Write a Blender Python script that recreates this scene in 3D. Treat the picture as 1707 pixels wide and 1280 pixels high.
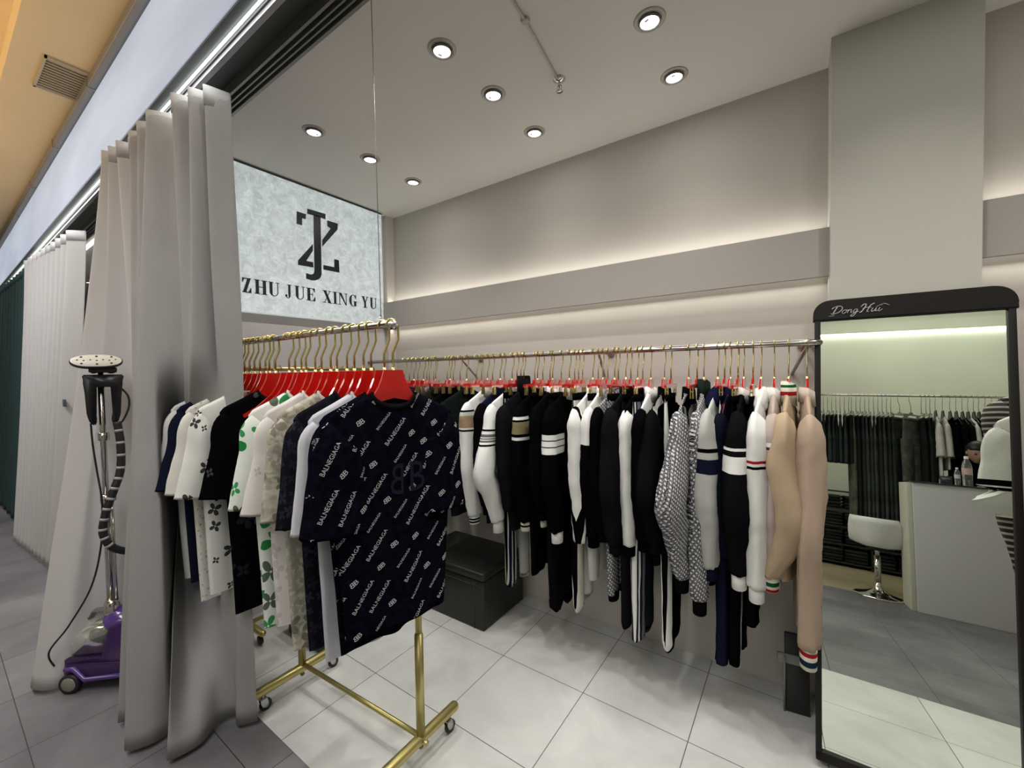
import bpy, bmesh, math, random
from mathutils import Vector, Matrix, noise
from mathutils.bvhtree import BVHTree
from math import pi, sin, cos, radians as RAD

# ---------------------------------------------------------------- clear
for o in list(bpy.data.objects): bpy.data.objects.remove(o, do_unlink=True)
sc = bpy.context.scene
COL = sc.collection
random.seed(7)

# ---------------------------------------------------------------- camera
F_PX, YAW, PITCH, ROLL = 688.3, RAD(34.88), RAD(-1.464), RAD(-0.878)
cam_d = bpy.data.cameras.new('camera'); cam = bpy.data.objects.new('camera', cam_d); COL.objects.link(cam)
cam_d.sensor_fit = 'HORIZONTAL'; cam_d.sensor_width = 36.0
cam_d.lens = 36.0 * F_PX / 1707.0
cam_d.clip_start = 0.02; cam_d.clip_end = 100
_w = Vector((-sin(YAW)*cos(PITCH), cos(YAW)*cos(PITCH), sin(PITCH)))
_r0 = Vector((cos(YAW), sin(YAW), 0)); _u0 = _r0.cross(_w)
_r = cos(ROLL)*_r0 + sin(ROLL)*_u0; _u = -sin(ROLL)*_r0 + cos(ROLL)*_u0
cam.matrix_world = Matrix(((_r.x,_u.x,-_w.x,0),(_r.y,_u.y,-_w.y,0),(_r.z,_u.z,-_w.z,1.5),(0,0,0,1)))
sc.camera = cam

# ---------------------------------------------------------------- view, world
sc.view_settings.view_transform = 'Standard'; sc.view_settings.look = 'None'
sc.view_settings.gamma = 1; sc.view_settings.use_curve_mapping = False
sc.view_settings.exposure = 0.0
wd = bpy.data.worlds.new('world'); sc.world = wd; wd.use_nodes = True
wd.node_tree.nodes['Background'].inputs[0].default_value = (0.80, 0.82, 0.85, 1)
wd.node_tree.nodes['Background'].inputs[1].default_value = 0.13

# ---------------------------------------------------------------- lights
CEIL = 2.81
DOWN = [(-2.13,1.243),(-2.13,1.595),(-2.15,1.95),(-1.185,1.243),(-1.18,1.575),(-1.185,1.95),(-.46,1.243),(-.462,1.596),(-.46,1.955),(.30,1.243),(.32,1.60),(1.05,1.243),(1.05,1.60),(1.05,1.955)]
SPOT_W = 23.0; GLOW_W = 0.7
def area(name, loc, rot, sx, sy, w, col=(1,1,1), spread=pi):
    l = bpy.data.lights.new(name, 'AREA'); l.shape = 'RECTANGLE'; l.size = sx; l.size_y = sy; l.energy = w; l.color = col; l.spread = spread
    o = bpy.data.objects.new(name, l); COL.objects.link(o); o.location = loc; o.rotation_euler = rot; return o
for (x, y) in DOWN:
    l = bpy.data.lights.new('downlight_beam', 'SPOT'); l.energy = SPOT_W*(1.2 if y < 1.3 else 1.2 if y < 1.8 else .55); l.spot_size = RAD(118); l.spot_blend = 1.0
    l.shadow_soft_size = 0.022; l.color = (1.0, 0.965, 0.90)
    o = bpy.data.objects.new('downlight_beam', l); COL.objects.link(o); o.location = (x, y, CEIL-.015); o.rotation_euler = (RAD(-6) if y > 1.8 else 0, 0, 0)
    l = bpy.data.lights.new('downlight_glow', 'AREA'); l.shape = 'DISK'; l.size = .065; l.energy = GLOW_W; l.color = (1.0, .97, .92)
    o = bpy.data.objects.new('downlight_glow', l); COL.objects.link(o); o.location = (x, y, CEIL-.016)
# corridor ceiling panels, and the lights of the shops beyond
area('corridor_panel_light', (-1.2, -.6, 3.22), (0,0,0), 2.5, .5, 46, (.90,.94,1), RAD(155))
area('corridor_panel_light', (-5.0, -.4, 3.22), (0,0,0), 3.0, .5, 62, (.90,.94,1))
area('corridor_panel_light', (-10.0, -.4, 3.22), (0,0,0), 3.0, .5, 24, (.95,.95,1))
area('corridor_cove_light', (-3.5, -.55, 2.75), (pi,0,0), 6.0, .12, 46, (1,.78,.46))
area('opposite_shop_light', (1.4, -2.9, 3.9), (0,0,0), 2.6, 1.0, 33, (1,.98,.90))
area('neighbour_shop_light', (-5.0, 1.5, 2.78), (0,0,0), 2.6, .8, 22, (1,.97,.92))
# LED coves over and under the cornice shelf on the long wall
LEDC = (1,.955,.86)
for (x0, x1) in ((-2.80, .09), (.53, 1.6)):
    area('cove_led_upper', ((x0+x1)/2, 2.262, 2.094), (pi+.25,0,0), x1-x0, .02, .85*(x1-x0), LEDC)
    area('cove_led_lower', ((x0+x1)/2, 2.262, 1.884), (-.12,0,0), x1-x0, .02, .75*(x1-x0), LEDC)
area('fascia_led', (-3.0, .70, 2.765), (0,0,0), 10.0, .012, 9, (.95,1,.97))

# ---------------------------------------------------------------- materials
MATS = {}
def nodes_of(m):
    m.use_nodes = True; nt = m.node_tree; return nt, nt.nodes, nt.links, nt.nodes['Principled BSDF']
def mat(name, col, rough=.6, metal=0., spec=.5, emit=None, es=0., bump=0., bscale=60., trans=0., alpha=1., sheen=0., vary=0., vscale=4.):
    if name in MATS: return MATS[name]
    m = bpy.data.materials.new(name); nt, N, L, b = nodes_of(m)
    b.inputs['Base Color'].default_value = (*col, 1); b.inputs['Roughness'].default_value = rough
    b.inputs['Metallic'].default_value = metal; b.inputs['Specular IOR Level'].default_value = spec
    if emit: b.inputs['Emission Color'].default_value = (*emit, 1); b.inputs['Emission Strength'].default_value = es
    if trans: b.inputs['Transmission Weight'].default_value = trans
    if alpha < 1: b.inputs['Alpha'].default_value = alpha
    if sheen: b.inputs['Sheen Weight'].default_value = sheen
    tc = N.new('ShaderNodeTexCoord')
    if bump:
        n = N.new('ShaderNodeTexNoise'); n.inputs['Scale'].default_value = bscale; n.inputs['Detail'].default_value = 4
        bp = N.new('ShaderNodeBump'); bp.inputs['Strength'].default_value = bump; bp.inputs['Distance'].default_value = .004
        L.new(tc.outputs['Object'], n.inputs['Vector']); L.new(n.outputs['Fac'], bp.inputs['Height']); L.new(bp.outputs['Normal'], b.inputs['Normal'])
    if vary:
        n = N.new('ShaderNodeTexNoise'); n.inputs['Scale'].default_value = vscale; n.inputs['Detail'].default_value = 5
        r = N.new('ShaderNodeValToRGB')
        r.color_ramp.elements[0].position = .3; r.color_ramp.elements[1].position = .7
        r.color_ramp.elements[0].color = (*[c*(1-vary) for c in col], 1); r.color_ramp.elements[1].color = (*[min(1,c*(1+vary)) for c in col], 1)
        L.new(tc.outputs['Object'], n.inputs['Vector']); L.new(n.outputs['Fac'], r.inputs['Fac']); L.new(r.outputs['Color'], b.inputs['Base Color'])
    MATS[name] = m; return m

def fabric(name, col, rough=.88, bump=.25, vary=0.):
    return mat('fabric_'+name, col, rough=rough, spec=.0 if max(col) < .06 else .12, bump=bump, bscale=320, vary=vary, vscale=14)

def banded(name, base, bands, axis='z', lo=-1.4, hi=0.):
    """cloth with sewn stripes: bands = [(from, to, colour)] along a local axis"""
    key = 'banded_'+name
    if key in MATS: return MATS[key]
    m = bpy.data.materials.new(key); nt, N, L, b = nodes_of(m)
    b.inputs['Roughness'].default_value = .88; b.inputs['Specular IOR Level'].default_value = .0
    tc = N.new('ShaderNodeTexCoord'); sp = N.new('ShaderNodeSeparateXYZ'); mr = N.new('ShaderNodeMapRange')
    mr.inputs['From Min'].default_value = lo; mr.inputs['From Max'].default_value = hi
    cr = N.new('ShaderNodeValToRGB'); cr.color_ramp.interpolation = 'CONSTANT'
    L.new(tc.outputs['Object'], sp.inputs[0]); L.new(sp.outputs[axis.upper()], mr.inputs['Value']); L.new(mr.outputs[0], cr.inputs['Fac']); L.new(cr.outputs['Color'], b.inputs['Base Color'])
    st = [(0.0, base)]
    for (a, c, colr) in sorted(bands):
        st.append(((a-lo)/(hi-lo), colr)); st.append(((c-lo)/(hi-lo), base))
    e = cr.color_ramp.elements
    clean = []
    for i, (p, c) in enumerate(st):
        if clean and abs(clean[-1][0]-p) < 1e-5: clean[-1] = (p, c)
        else: clean.append((p, c))
    e[0].position = clean[0][0]; e[0].color = (*clean[0][1], 1)
    if len(clean) > 1: e[1].position = clean[1][0]; e[1].color = (*clean[1][1], 1)
    else: e[1].color = (*base, 1)
    for p, c in clean[2:]:
        k = e.new(min(1, p)); k.color = (*c, 1)
    MATS[key] = m; return m

BLACK = (.0028,.0028,.0034); WHITE = (.72,.72,.70); NAVY = (.008,.009,.026)

def oblique(name, dark, light, scale=30):
    """all-over slanted jacquard of small rounded letters-like flecks"""
    key = 'oblique_'+name
    if key in MATS: return MATS[key]
    m = bpy.data.materials.new(key); nt, N, L, b = nodes_of(m)
    b.inputs['Roughness'].default_value = .8; b.inputs['Specular IOR Level'].default_value = .0
    tc = N.new('ShaderNodeTexCoord'); sp = N.new('ShaderNodeSeparateXYZ'); cb = N.new('ShaderNodeCombineXYZ')
    L.new(tc.outputs['Object'], sp.inputs[0]); ad = N.new('ShaderNodeMath'); ad.operation = 'ADD'; L.new(sp.outputs['Y'], ad.inputs[0]); L.new(sp.outputs['X'], ad.inputs[1]); L.new(ad.outputs[0], cb.inputs[0]); L.new(sp.outputs['Z'], cb.inputs[1])
    mp = N.new('ShaderNodeMapping'); mp.inputs['Rotation'].default_value = (0,0,RAD(28)); mp.inputs['Scale'].default_value = (1.35, 1.0, 1)
    L.new(cb.outputs[0], mp.inputs['Vector'])
    v = N.new('ShaderNodeTexVoronoi'); v.voronoi_dimensions = '2D'; v.inputs['Scale'].default_value = scale*1.9; v.inputs['Randomness'].default_value = .15
    L.new(mp.outputs[0], v.inputs['Vector'])
    c1 = N.new('ShaderNodeMath'); c1.operation = 'LESS_THAN'; c1.inputs[1].default_value = .27
    L.new(v.outputs['Distance'], c1.inputs[0])
    w = N.new('ShaderNodeTexWave'); w.inputs['Scale'].default_value = scale*2.2; w.inputs['Distortion'].default_value = 9; w.inputs['Detail'].default_value = 3; w.inputs['Detail Scale'].default_value = 3
    L.new(mp.outputs[0], w.inputs['Vector'])
    c2 = N.new('ShaderNodeMath'); c2.operation = 'GREATER_THAN'; c2.inputs[1].default_value = .72
    L.new(w.outputs['Fac'], c2.inputs[0])
    mxn = N.new('ShaderNodeMath'); mxn.operation = 'MAXIMUM'
    m2 = N.new('ShaderNodeMath'); m2.operation = 'MULTIPLY'; m2.inputs[1].default_value = .55
    L.new(c2.outputs[0], m2.inputs[0]); L.new(c1.outputs[0], mxn.inputs[0]); L.new(m2.outputs[0], mxn.inputs[1])
    mix = N.new('ShaderNodeMix'); mix.data_type = 'RGBA'; mix.inputs[6].default_value = (*dark,1); mix.inputs[7].default_value = (*light,1)
    L.new(mxn.outputs[0], mix.inputs[0]); L.new(mix.outputs[2], b.inputs['Base Color'])
    MATS[key] = m; return m

def floral(name, base, inks, scale=9., size=.36, thresh=0.0, mottled=0.):
    """four-petal blossoms scattered over the cloth, each cell its own ink"""
    key = 'floral_'+name
    if key in MATS: return MATS[key]
    m = bpy.data.materials.new(key); nt, N, L, b = nodes_of(m)
    b.inputs['Roughness'].default_value = .88; b.inputs['Specular IOR Level'].default_value = .0
    tc = N.new('ShaderNodeTexCoord'); sp = N.new('ShaderNodeSeparateXYZ'); cb = N.new('ShaderNodeCombineXYZ')
    L.new(tc.outputs['Object'], sp.inputs[0]); ad = N.new('ShaderNodeMath'); ad.operation = 'ADD'; L.new(sp.outputs['Y'], ad.inputs[0]); L.new(sp.outputs['X'], ad.inputs[1]); L.new(ad.outputs[0], cb.inputs[0]); L.new(sp.outputs['Z'], cb.inputs[1])
    sc_ = N.new('ShaderNodeVectorMath'); sc_.operation = 'SCALE'; sc_.inputs['Scale'].default_value = scale; L.new(cb.outputs[0], sc_.inputs[0])
    v = N.new('ShaderNodeTexVoronoi'); v.voronoi_dimensions = '2D'; v.inputs['Scale'].default_value = 1; v.inputs['Randomness'].default_value = .7
    L.new(sc_.outputs[0], v.inputs['Vector'])
    d = N.new('ShaderNodeVectorMath'); d.operation = 'SUBTRACT'; L.new(sc_.outputs[0], d.inputs[0]); L.new(v.outputs['Position'], d.inputs[1])
    rgb = N.new('ShaderNodeSeparateColor'); L.new(v.outputs['Color'], rgb.inputs[0])
    ds = N.new('ShaderNodeSeparateXYZ'); L.new(d.outputs[0], ds.inputs[0])
    at = N.new('ShaderNodeMath'); at.operation = 'ARCTAN2'; L.new(ds.outputs['Y'], at.inputs[0]); L.new(ds.outputs['X'], at.inputs[1])
    def M(op, a, bb):
        n = N.new('ShaderNodeMath'); n.operation = op
        for i, q in enumerate((a, bb)):
            if q is None: continue
            if isinstance(q, (int, float)): n.inputs[i].default_value = q
            else: L.new(q, n.inputs[i])
        return n.outputs[0]
    ang = M('ADD', at.outputs[0], M('MULTIPLY', rgb.outputs[0], 1.5))
    pet = M('ABSOLUTE', M('COSINE', M('MULTIPLY', ang, 2.0), None), None)
    rad = M('MULTIPLY', M('ADD', M('MULTIPLY', pet, .85), .15), M('MULTIPLY', M('ADD', M('MULTIPLY', rgb.outputs[1], .8), .45), size))
    on = M('LESS_THAN', v.outputs['Distance'], rad)
    hole = M('GREATER_THAN', v.outputs['Distance'], .05)
    on = M('MULTIPLY', on, hole)
    if thresh: on = M('MULTIPLY', on, M('GREATER_THAN', rgb.outputs[2], thresh))
    cr = N.new('ShaderNodeValToRGB'); cr.color_ramp.interpolation = 'CONSTANT'
    e = cr.color_ramp.elements; e[0].color = (*inks[0],1); e[1].position = 1/len(inks); e[1].color = (*inks[1 % len(inks)],1)
    for i in range(2, len(inks)): k = e.new(i/len(inks)); k.color = (*inks[i],1)
    L.new(rgb.outputs[0], cr.inputs['Fac'])
    mix = N.new('ShaderNodeMix'); mix.data_type = 'RGBA'; mix.inputs[6].default_value = (*base,1)
    if mottled:
        n = N.new('ShaderNodeTexNoise'); n.inputs['Scale'].default_value = 26; n.inputs['Detail'].default_value = 8; n.inputs['Distortion'].default_value = 1.5
        r = N.new('ShaderNodeValToRGB'); r.color_ramp.elements[0].position = .38; r.color_ramp.elements[1].position = .6
        r.color_ramp.elements[0].color = (*[c*(1-mottled) for c in base],1); r.color_ramp.elements[1].color = (*base,1)
        L.new(tc.outputs['Object'], n.inputs['Vector']); L.new(n.outputs['Fac'], r.inputs['Fac']); L.new(r.outputs['Color'], mix.inputs[6])
    L.new(on, mix.inputs[0]); L.new(cr.outputs['Color'], mix.inputs[7]); L.new(mix.outputs[2], b.inputs['Base Color'])
    MATS[key] = m; return m

def plaster(name, col, var=.05):
    m = mat(name, col, rough=.75, spec=.25, vary=var, vscale=1.3, bump=.06, bscale=90); return m

def tiles(name, c1, c2, joint, size, off, soft=1.6, jw=.0022, rough=.42):
    m = bpy.data.materials.new(name); nt, N, L, b = nodes_of(m)
    b.inputs['Roughness'].default_value = rough; b.inputs['Specular IOR Level'].default_value = .4
    g = N.new('ShaderNodeNewGeometry'); sp = N.new('ShaderNodeSeparateXYZ'); L.new(g.outputs['Position'], sp.inputs[0])
    def M(op, a, bb=None):
        n = N.new('ShaderNodeMath'); n.operation = op
        for i, q in enumerate((a, bb)):
            if q is None: continue
            if isinstance(q, (int, float)): n.inputs[i].default_value = q
            else: L.new(q, n.inputs[i])
        return n.outputs[0]
    def line(o, of):
        t = M('FRACT', M('DIVIDE', M('SUBTRACT', o, of-50*size), size))
        return M('LESS_THAN', M('MULTIPLY', M('SUBTRACT', .5, M('ABSOLUTE', M('SUBTRACT', t, .5))), size), jw)
    j = M('MAXIMUM', line(sp.outputs['X'], off[0]), line(sp.outputs['Y'], off[1]))
    n = N.new('ShaderNodeTexNoise'); n.inputs['Scale'].default_value = soft; n.inputs['Detail'].default_value = 9; n.inputs['Roughness'].default_value = .62; n.inputs['Distortion'].default_value = .6
    L.new(g.outputs['Position'], n.inputs['Vector'])
    fx = M('FLOOR', M('DIVIDE', M('SUBTRACT', sp.outputs['X'], off[0]-50*size), size)); fy = M('FLOOR', M('DIVIDE', M('SUBTRACT', sp.outputs['Y'], off[1]-50*size), size))
    cb = N.new('ShaderNodeCombineXYZ'); L.new(fx, cb.inputs[0]); L.new(fy, cb.inputs[1])
    wn = N.new('ShaderNodeTexWhiteNoise'); L.new(cb.outputs[0], wn.inputs['Vector'])
    fac = M('ADD', n.outputs['Fac'], M('MULTIPLY', M('SUBTRACT', wn.outputs['Value'], .5), .10))
    cr = N.new('ShaderNodeValToRGB'); cr.color_ramp.elements[0].position = .33; cr.color_ramp.elements[1].position = .66
    cr.color_ramp.elements[0].color = (*c1,1); cr.color_ramp.elements[1].color = (*c2,1); L.new(fac, cr.inputs['Fac'])
    mix = N.new('ShaderNodeMix'); mix.data_type = 'RGBA'; mix.inputs[7].default_value = (*joint,1)
    L.new(cr.outputs['Color'], mix.inputs[6]); L.new(j, mix.inputs[0]); L.new(mix.outputs[2], b.inputs['Base Color'])
    n2 = N.new('ShaderNodeTexNoise'); n2.inputs['Scale'].default_value = 9; n2.inputs['Detail'].default_value = 6; L.new(g.outputs['Position'], n2.inputs['Vector'])
    rr = N.new('ShaderNodeMapRange'); rr.inputs['To Min'].default_value = rough-.1; rr.inputs['To Max'].default_value = rough+.15; L.new(n2.outputs['Fac'], rr.inputs['Value']); L.new(rr.outputs[0], b.inputs['Roughness'])
    bp = N.new('ShaderNodeBump'); bp.inputs['Strength'].default_value = .25; bp.inputs['Distance'].default_value = .002; L.new(M('SUBTRACT', 1, j), bp.inputs['Height']); L.new(bp.outputs['Normal'], b.inputs['Normal'])
    return m

GOLD = mat('brushed_gold', (.50,.43,.17), rough=.34, metal=.85)
GOLDHOOK = mat('gold_hook', (.62,.52,.24), rough=.25, metal=1.)
GOLDCLIP = mat('gold_clip', (.60,.48,.20), rough=.35, metal=.9)
STEELHOOK = mat('steel_hook', (.55,.52,.47), rough=.25, metal=1.)
CHROME = mat('chrome', (.62,.60,.58), rough=.12, metal=1.)
REDACR = mat('red_acrylic', (.75,.022,.015), rough=.07, spec=.6, trans=.55, emit=None)
BLACKPL = mat('black_plastic', (.012,.012,.014), rough=.35)
CLEARPL = mat('clear_plastic', (.88,.92,.92), rough=.05, trans=.92, spec=.5)
WHITEPL = mat('white_plastic', (.78,.78,.76), rough=.35)

# ---------------------------------------------------------------- mesh helpers
def obj(name, bm, m, parent=None, smooth=True, loc=None):
    me = bpy.data.meshes.new(name)
    bm.normal_update(); bm.to_mesh(me); bm.free()
    ms = m if isinstance(m, (list, tuple)) else [m]
    for q in ms: me.materials.append(q)
    if smooth:
        for p in me.polygons: p.use_smooth = True
    o = bpy.data.objects.new(name, me); COL.objects.link(o)
    if parent: o.parent = parent
    if loc: o.location = loc
    return o
def thing(name, label, cat, loc=(0,0,0), rotz=0, group=None):
    o = bpy.data.objects.new(name, None); COL.objects.link(o); o.empty_display_size = .05
    o.location = loc; o.rotation_euler = (0,0,rotz); o['label'] = label; o['category'] = cat
    if group: o['group'] = group
    return o
def tag(o, label, cat, group=None, kind=None):
    o['label'] = label; o['category'] = cat
    if group: o['group'] = group
    if kind: o['kind'] = kind
    return o
def struct(name, bm, m, parent=None, smooth=False):
    o = obj(name, bm, m, parent, smooth)
    if not parent: o['kind'] = 'structure'
    return o
def copy_tree(o, parent=None):
    c = o.copy(); COL.objects.link(c)
    if parent: c.parent = parent
    for ch in o.children: copy_tree(ch, c)
    return c
def bx(bm, x0, x1, y0, y1, z0, z1, mi=0, bev=0, M4=None):
    vs = [bm.verts.new(v) for v in ((x0,y0,z0),(x1,y0,z0),(x1,y1,z0),(x0,y1,z0),(x0,y0,z1),(x1,y0,z1),(x1,y1,z1),(x0,y1,z1))]
    fs = [bm.faces.new([vs[i] for i in f]) for f in ((3,2,1,0),(4,5,6,7),(0,1,5,4),(1,2,6,5),(2,3,7,6),(3,0,4,7))]
    for f in fs: f.material_index = mi
    if bev:
        es = list({e for f in fs for e in f.edges})
        r = bmesh.ops.bevel(bm, geom=es, offset=bev, segments=3, affect='EDGES', profile=.5)
        vs = list({v for f in r['faces'] for v in f.verts} | {v for v in vs if v.is_valid})
    if M4 is not None:
        for v in vs:
            if v.is_valid: v.co = M4 @ v.co
    return vs
def tube(bm, pts, r, n=10, caps=True, mi=0, flat=None):
    """round bar along a polyline; r a number or a list; flat=(a,b) makes an elliptic section"""
    P = [Vector(p) for p in pts]; rings = []
    up = Vector((0,0,1))
    t0 = (P[1]-P[0]).normalized()
    if abs(t0.dot(up)) > .95: up = Vector((1,0,0))
    a = t0.cross(up).normalized()
    for i, p in enumerate(P):
        t = ((P[min(i+1,len(P)-1)]-P[max(i-1,0)])).normalized()
        a = (a - t*a.dot(t)).normalized(); b = t.cross(a)
        rr = r[i] if isinstance(r, (list, tuple)) else r
        fa, fb = flat if flat else (1,1)
        rings.append([bm.verts.new(p + a*cos(2*pi*k/n)*rr*fa + b*sin(2*pi*k/n)*rr*fb) for k in range(n)])
    for A, B in zip(rings, rings[1:]):
        for k in range(n):
            f = bm.faces.new((A[k],A[(k+1)%n],B[(k+1)%n],B[k])); f.material_index = mi
    if caps:
        f = bm.faces.new(rings[0][::-1]); f.material_index = mi
        f = bm.faces.new(rings[-1]); f.material_index = mi
    return rings
def capsule(bm, p0, p1, r, n=14):
    p0, p1 = Vector(p0), Vector(p1); d = (p1-p0).normalized(); pts = []; rs = []
    for k in range(5):
        a = k/4*pi/2; pts.append(p0 - d*r*cos(a) + d*0); rs.append(max(.0008, r*sin(a)))
    for k in range(5):
        a = (1-k/4)*pi/2; pts.append(p1 + d*r*cos(a)); rs.append(max(.0008, r*sin(a)))
    tube(bm, pts, rs, n)
def lathe(bm, prof, c=(0,0,0), n=24, axis='z', mi=0):
    """profile = [(radius, height)]"""
    rings = []
    for (r, h) in prof:
        ring = []
        for k in range(n):
            a = 2*pi*k/n; x, y = r*cos(a), r*sin(a)
            p = {'z':(x,y,h),'x':(h,x,y),'y':(x,h,y)}[axis]
            ring.append(bm.verts.new((c[0]+p[0], c[1]+p[1], c[2]+p[2])))
        rings.append(ring)
    for A, B in zip(rings, rings[1:]):
        for k in range(n):
            f = bm.faces.new((A[k],A[(k+1)%n],B[(k+1)%n],B[k])); f.material_index = mi
    for R_ in (rings[0], rings[-1]):
        if (R_[0].co-R_[n//2].co).length > 1e-4:
            f = bm.faces.new(R_); f.material_index = mi
    return rings
def prism(bm, poly, x0, x1, f=lambda u,v,x: (x,u,v), mi=0):
    """extrude a 2-D outline (u,v) between depths x0 and x1"""
    A = [bm.verts.new(f(u,v,x0)) for u,v in poly]; B = [bm.verts.new(f(u,v,x1)) for u,v in poly]
    n = len(poly)
    bm.faces.new(A[::-1]).material_index = mi; bm.faces.new(B).material_index = mi
    for i in range(n): bm.faces.new((A[i],A[(i+1)%n],B[(i+1)%n],B[i])).material_index = mi
def NB(): return bmesh.new()
def spline(P, n):
    """Catmull-Rom through points, n samples"""
    P = [Vector(p) for p in P]; out = []
    m = len(P)-1
    for k in range(n):
        t = k/(n-1)*m; i = min(int(t), m-1); f = t-i
        p0 = P[max(i-1,0)]; p1 = P[i]; p2 = P[i+1]; p3 = P[min(i+2,m)]
        out.append(.5*((2*p1)+(-p0+p2)*f+(2*p0-5*p1+4*p2-p3)*f*f+(-p0+3*p1-3*p2+p3)*f**3))
    return out
# ================================================================ SETTING
WALL_Y, LEFT_X = 2.305, -2.82
WPL = plaster('wall_plaster', (.53,.495,.455))
WPL2 = plaster('wall_plaster_sign', (.50,.48,.49))
CPL = plaster('ceiling_plaster', (.66,.645,.61))
FL_SHOP = tiles('shop_floor_tile', (.45,.455,.44), (.60,.605,.585), (.07,.07,.07), .4615, (-.83,.81), soft=2.2, jw=.0016)
FL_COR = tiles('corridor_floor_tile', (.10,.098,.105), (.19,.185,.195), (.02,.02,.02), .4615, (.65,.21), soft=1.4, jw=.0016, rough=.5)
FL_TAN = tiles('tan_floor_tile', (.30,.25,.15), (.36,.31,.20), (.14,.12,.08), .6, (.2,.1), soft=1., jw=.002)
DARKMET = mat('dark_header_metal', (.075,.08,.075), rough=.5, metal=.3)
GREYMET = mat('grey_aluminium', (.32,.31,.33), rough=.4, metal=.6)

b = NB(); bx(b, -14, 3.0, .81, WALL_Y+.1, -.06, 0); struct('floor', b, FL_SHOP)
b = NB(); bx(b, -14, 3.0, -1.83, .81, -.06, 0); struct('floor_corridor', b, FL_COR)
b = NB(); bx(b, -14, 3.6, -4.0, -1.83, -.06, 0); struct('floor_opposite', b, FL_TAN)
b = NB(); bx(b, LEFT_X-.08, 2.6, WALL_Y, WALL_Y+.1, 0, CEIL); struct('wall_back', b, WPL)
b = NB(); bx(b, LEFT_X-.08, LEFT_X, .80, WALL_Y, 0, CEIL); struct('wall_left', b, WPL2)
b = NB(); bx(b, LEFT_X-4.2, LEFT_X-.08, WALL_Y, WALL_Y+.1, 0, CEIL); bx(b, -14, LEFT_X-4.2, WALL_Y, WALL_Y+.1, 0, CEIL); struct('wall_neighbour', b, plaster('neighbour_wall', (.60,.57,.48)))
b = NB(); bx(b, 2.5, 2.6, .8, WALL_Y, 0, CEIL); struct('wall_right', b, WPL)
b = NB(); bx(b, -14, 2.6, .915, WALL_Y+.1, CEIL, CEIL+.08); struct('ceiling', b, CPL)
# square pillar boxing out of the long wall
b = NB(); bx(b, .10, .515, 2.105, WALL_Y, 0, CEIL); struct('wall_pillar', b, plaster('pillar_plaster', (.49,.48,.43)))
# cornice shelf with hidden LED, one length each side of the pillar
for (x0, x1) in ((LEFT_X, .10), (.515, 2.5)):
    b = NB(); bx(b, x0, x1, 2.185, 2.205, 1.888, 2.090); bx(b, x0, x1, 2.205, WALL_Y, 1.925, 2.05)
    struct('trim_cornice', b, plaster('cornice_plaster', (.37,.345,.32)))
    for (z, nm) in ((2.0535, 'upper'), (1.9185, 'lower')):
        b = NB(); bx(b, x0+.01, x1-.01, 2.255, 2.269, z-.0035, z+.0035)
        o = struct('trim_led_strip', b, mat('led_strip', (1,1,1), emit=(1,.95,.86), es=3))
# narrow pier by the corner
b = NB(); bx(b, LEFT_X, LEFT_X+.028, 2.225, WALL_Y, 0, CEIL); struct('trim_corner', b, WPL)

# ---- shop front header: soffit, sliding tracks, aluminium lip, fascia
b = NB(); bx(b, -14, 2.6, .70, .915, CEIL+.02, CEIL+.10); struct('ceiling_header_soffit', b, DARKMET)
b = NB()
for y0, y1, z0 in ((.84,.850,-.028),(.866,.872,-.028),(.886,.892,-.028),(.905,.917,-.03)): bx(b, -14, 2.6, y0, y1, CEIL+z0, CEIL+.02)
struct('trim_sliding_track', b, mat('track_metal', (.22,.225,.215), rough=.4, metal=.5))
b = NB(); bx(b, -14, 2.6, .712, .742, CEIL-.035, CEIL+.02); struct('trim_aluminium_lip', b, GREYMET)
b = NB(); bx(b, -14, 2.6, .745, .749, CEIL-.02, CEIL+.02); struct('trim_dark_gap', b, mat('dark_gap', (.03,.03,.05), rough=.5))
b = NB(); bx(b, -14, 2.6, .699, .705, CEIL-.033, CEIL-.026); struct('trim_fascia_led', b, mat('fascia_led', (1,1,1), emit=(.96,1,.93), es=4.0))
b = NB(); bx(b, -14, 2.6, .664, .695, CEIL-.022, CEIL-.012); bx(b, -14, 2.6, .690, .712, CEIL-.018, CEIL+.02); struct('trim_fascia_edge', b, mat('fascia_edge', (.10,.11,.12), rough=.4, metal=.4))

def fascia_mat():
    m = bpy.data.materials.new('emissive_fascia'); nt, N, L, bb = nodes_of(m)
    g = N.new('ShaderNodeNewGeometry'); n = N.new('ShaderNodeTexNoise'); n.inputs['Scale'].default_value = 1.1; n.inputs['Detail'].default_value = 3
    mp = N.new('ShaderNodeMapping'); mp.inputs['Scale'].default_value = (.5,1,2.0); L.new(g.outputs['Position'], mp.inputs['Vector']); L.new(mp.outputs[0], n.inputs['Vector'])
    cr = N.new('ShaderNodeValToRGB'); cr.color_ramp.elements[0].position = .35; cr.color_ramp.elements[1].position = .68
    cr.color_ramp.elements[0].color = (.40,.45,.58,1); cr.color_ramp.elements[1].color = (.60,.68,.80,1)
    L.new(n.outputs['Fac'], cr.inputs['Fac']); L.new(cr.outputs['Color'], bb.inputs['Emission Color']); bb.inputs['Emission Strength'].default_value = .75  # whole panel given a weak, cloudy blue-white emission
    bb.inputs['Base Color'].default_value = (.2,.2,.22,1); bb.inputs['Roughness'].default_value = .9
    return m
b = NB(); bx(b, -8.9, 2.6, .66, .694, CEIL-.013, 3.24); struct('wall_fascia', b, fascia_mat())
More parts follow.
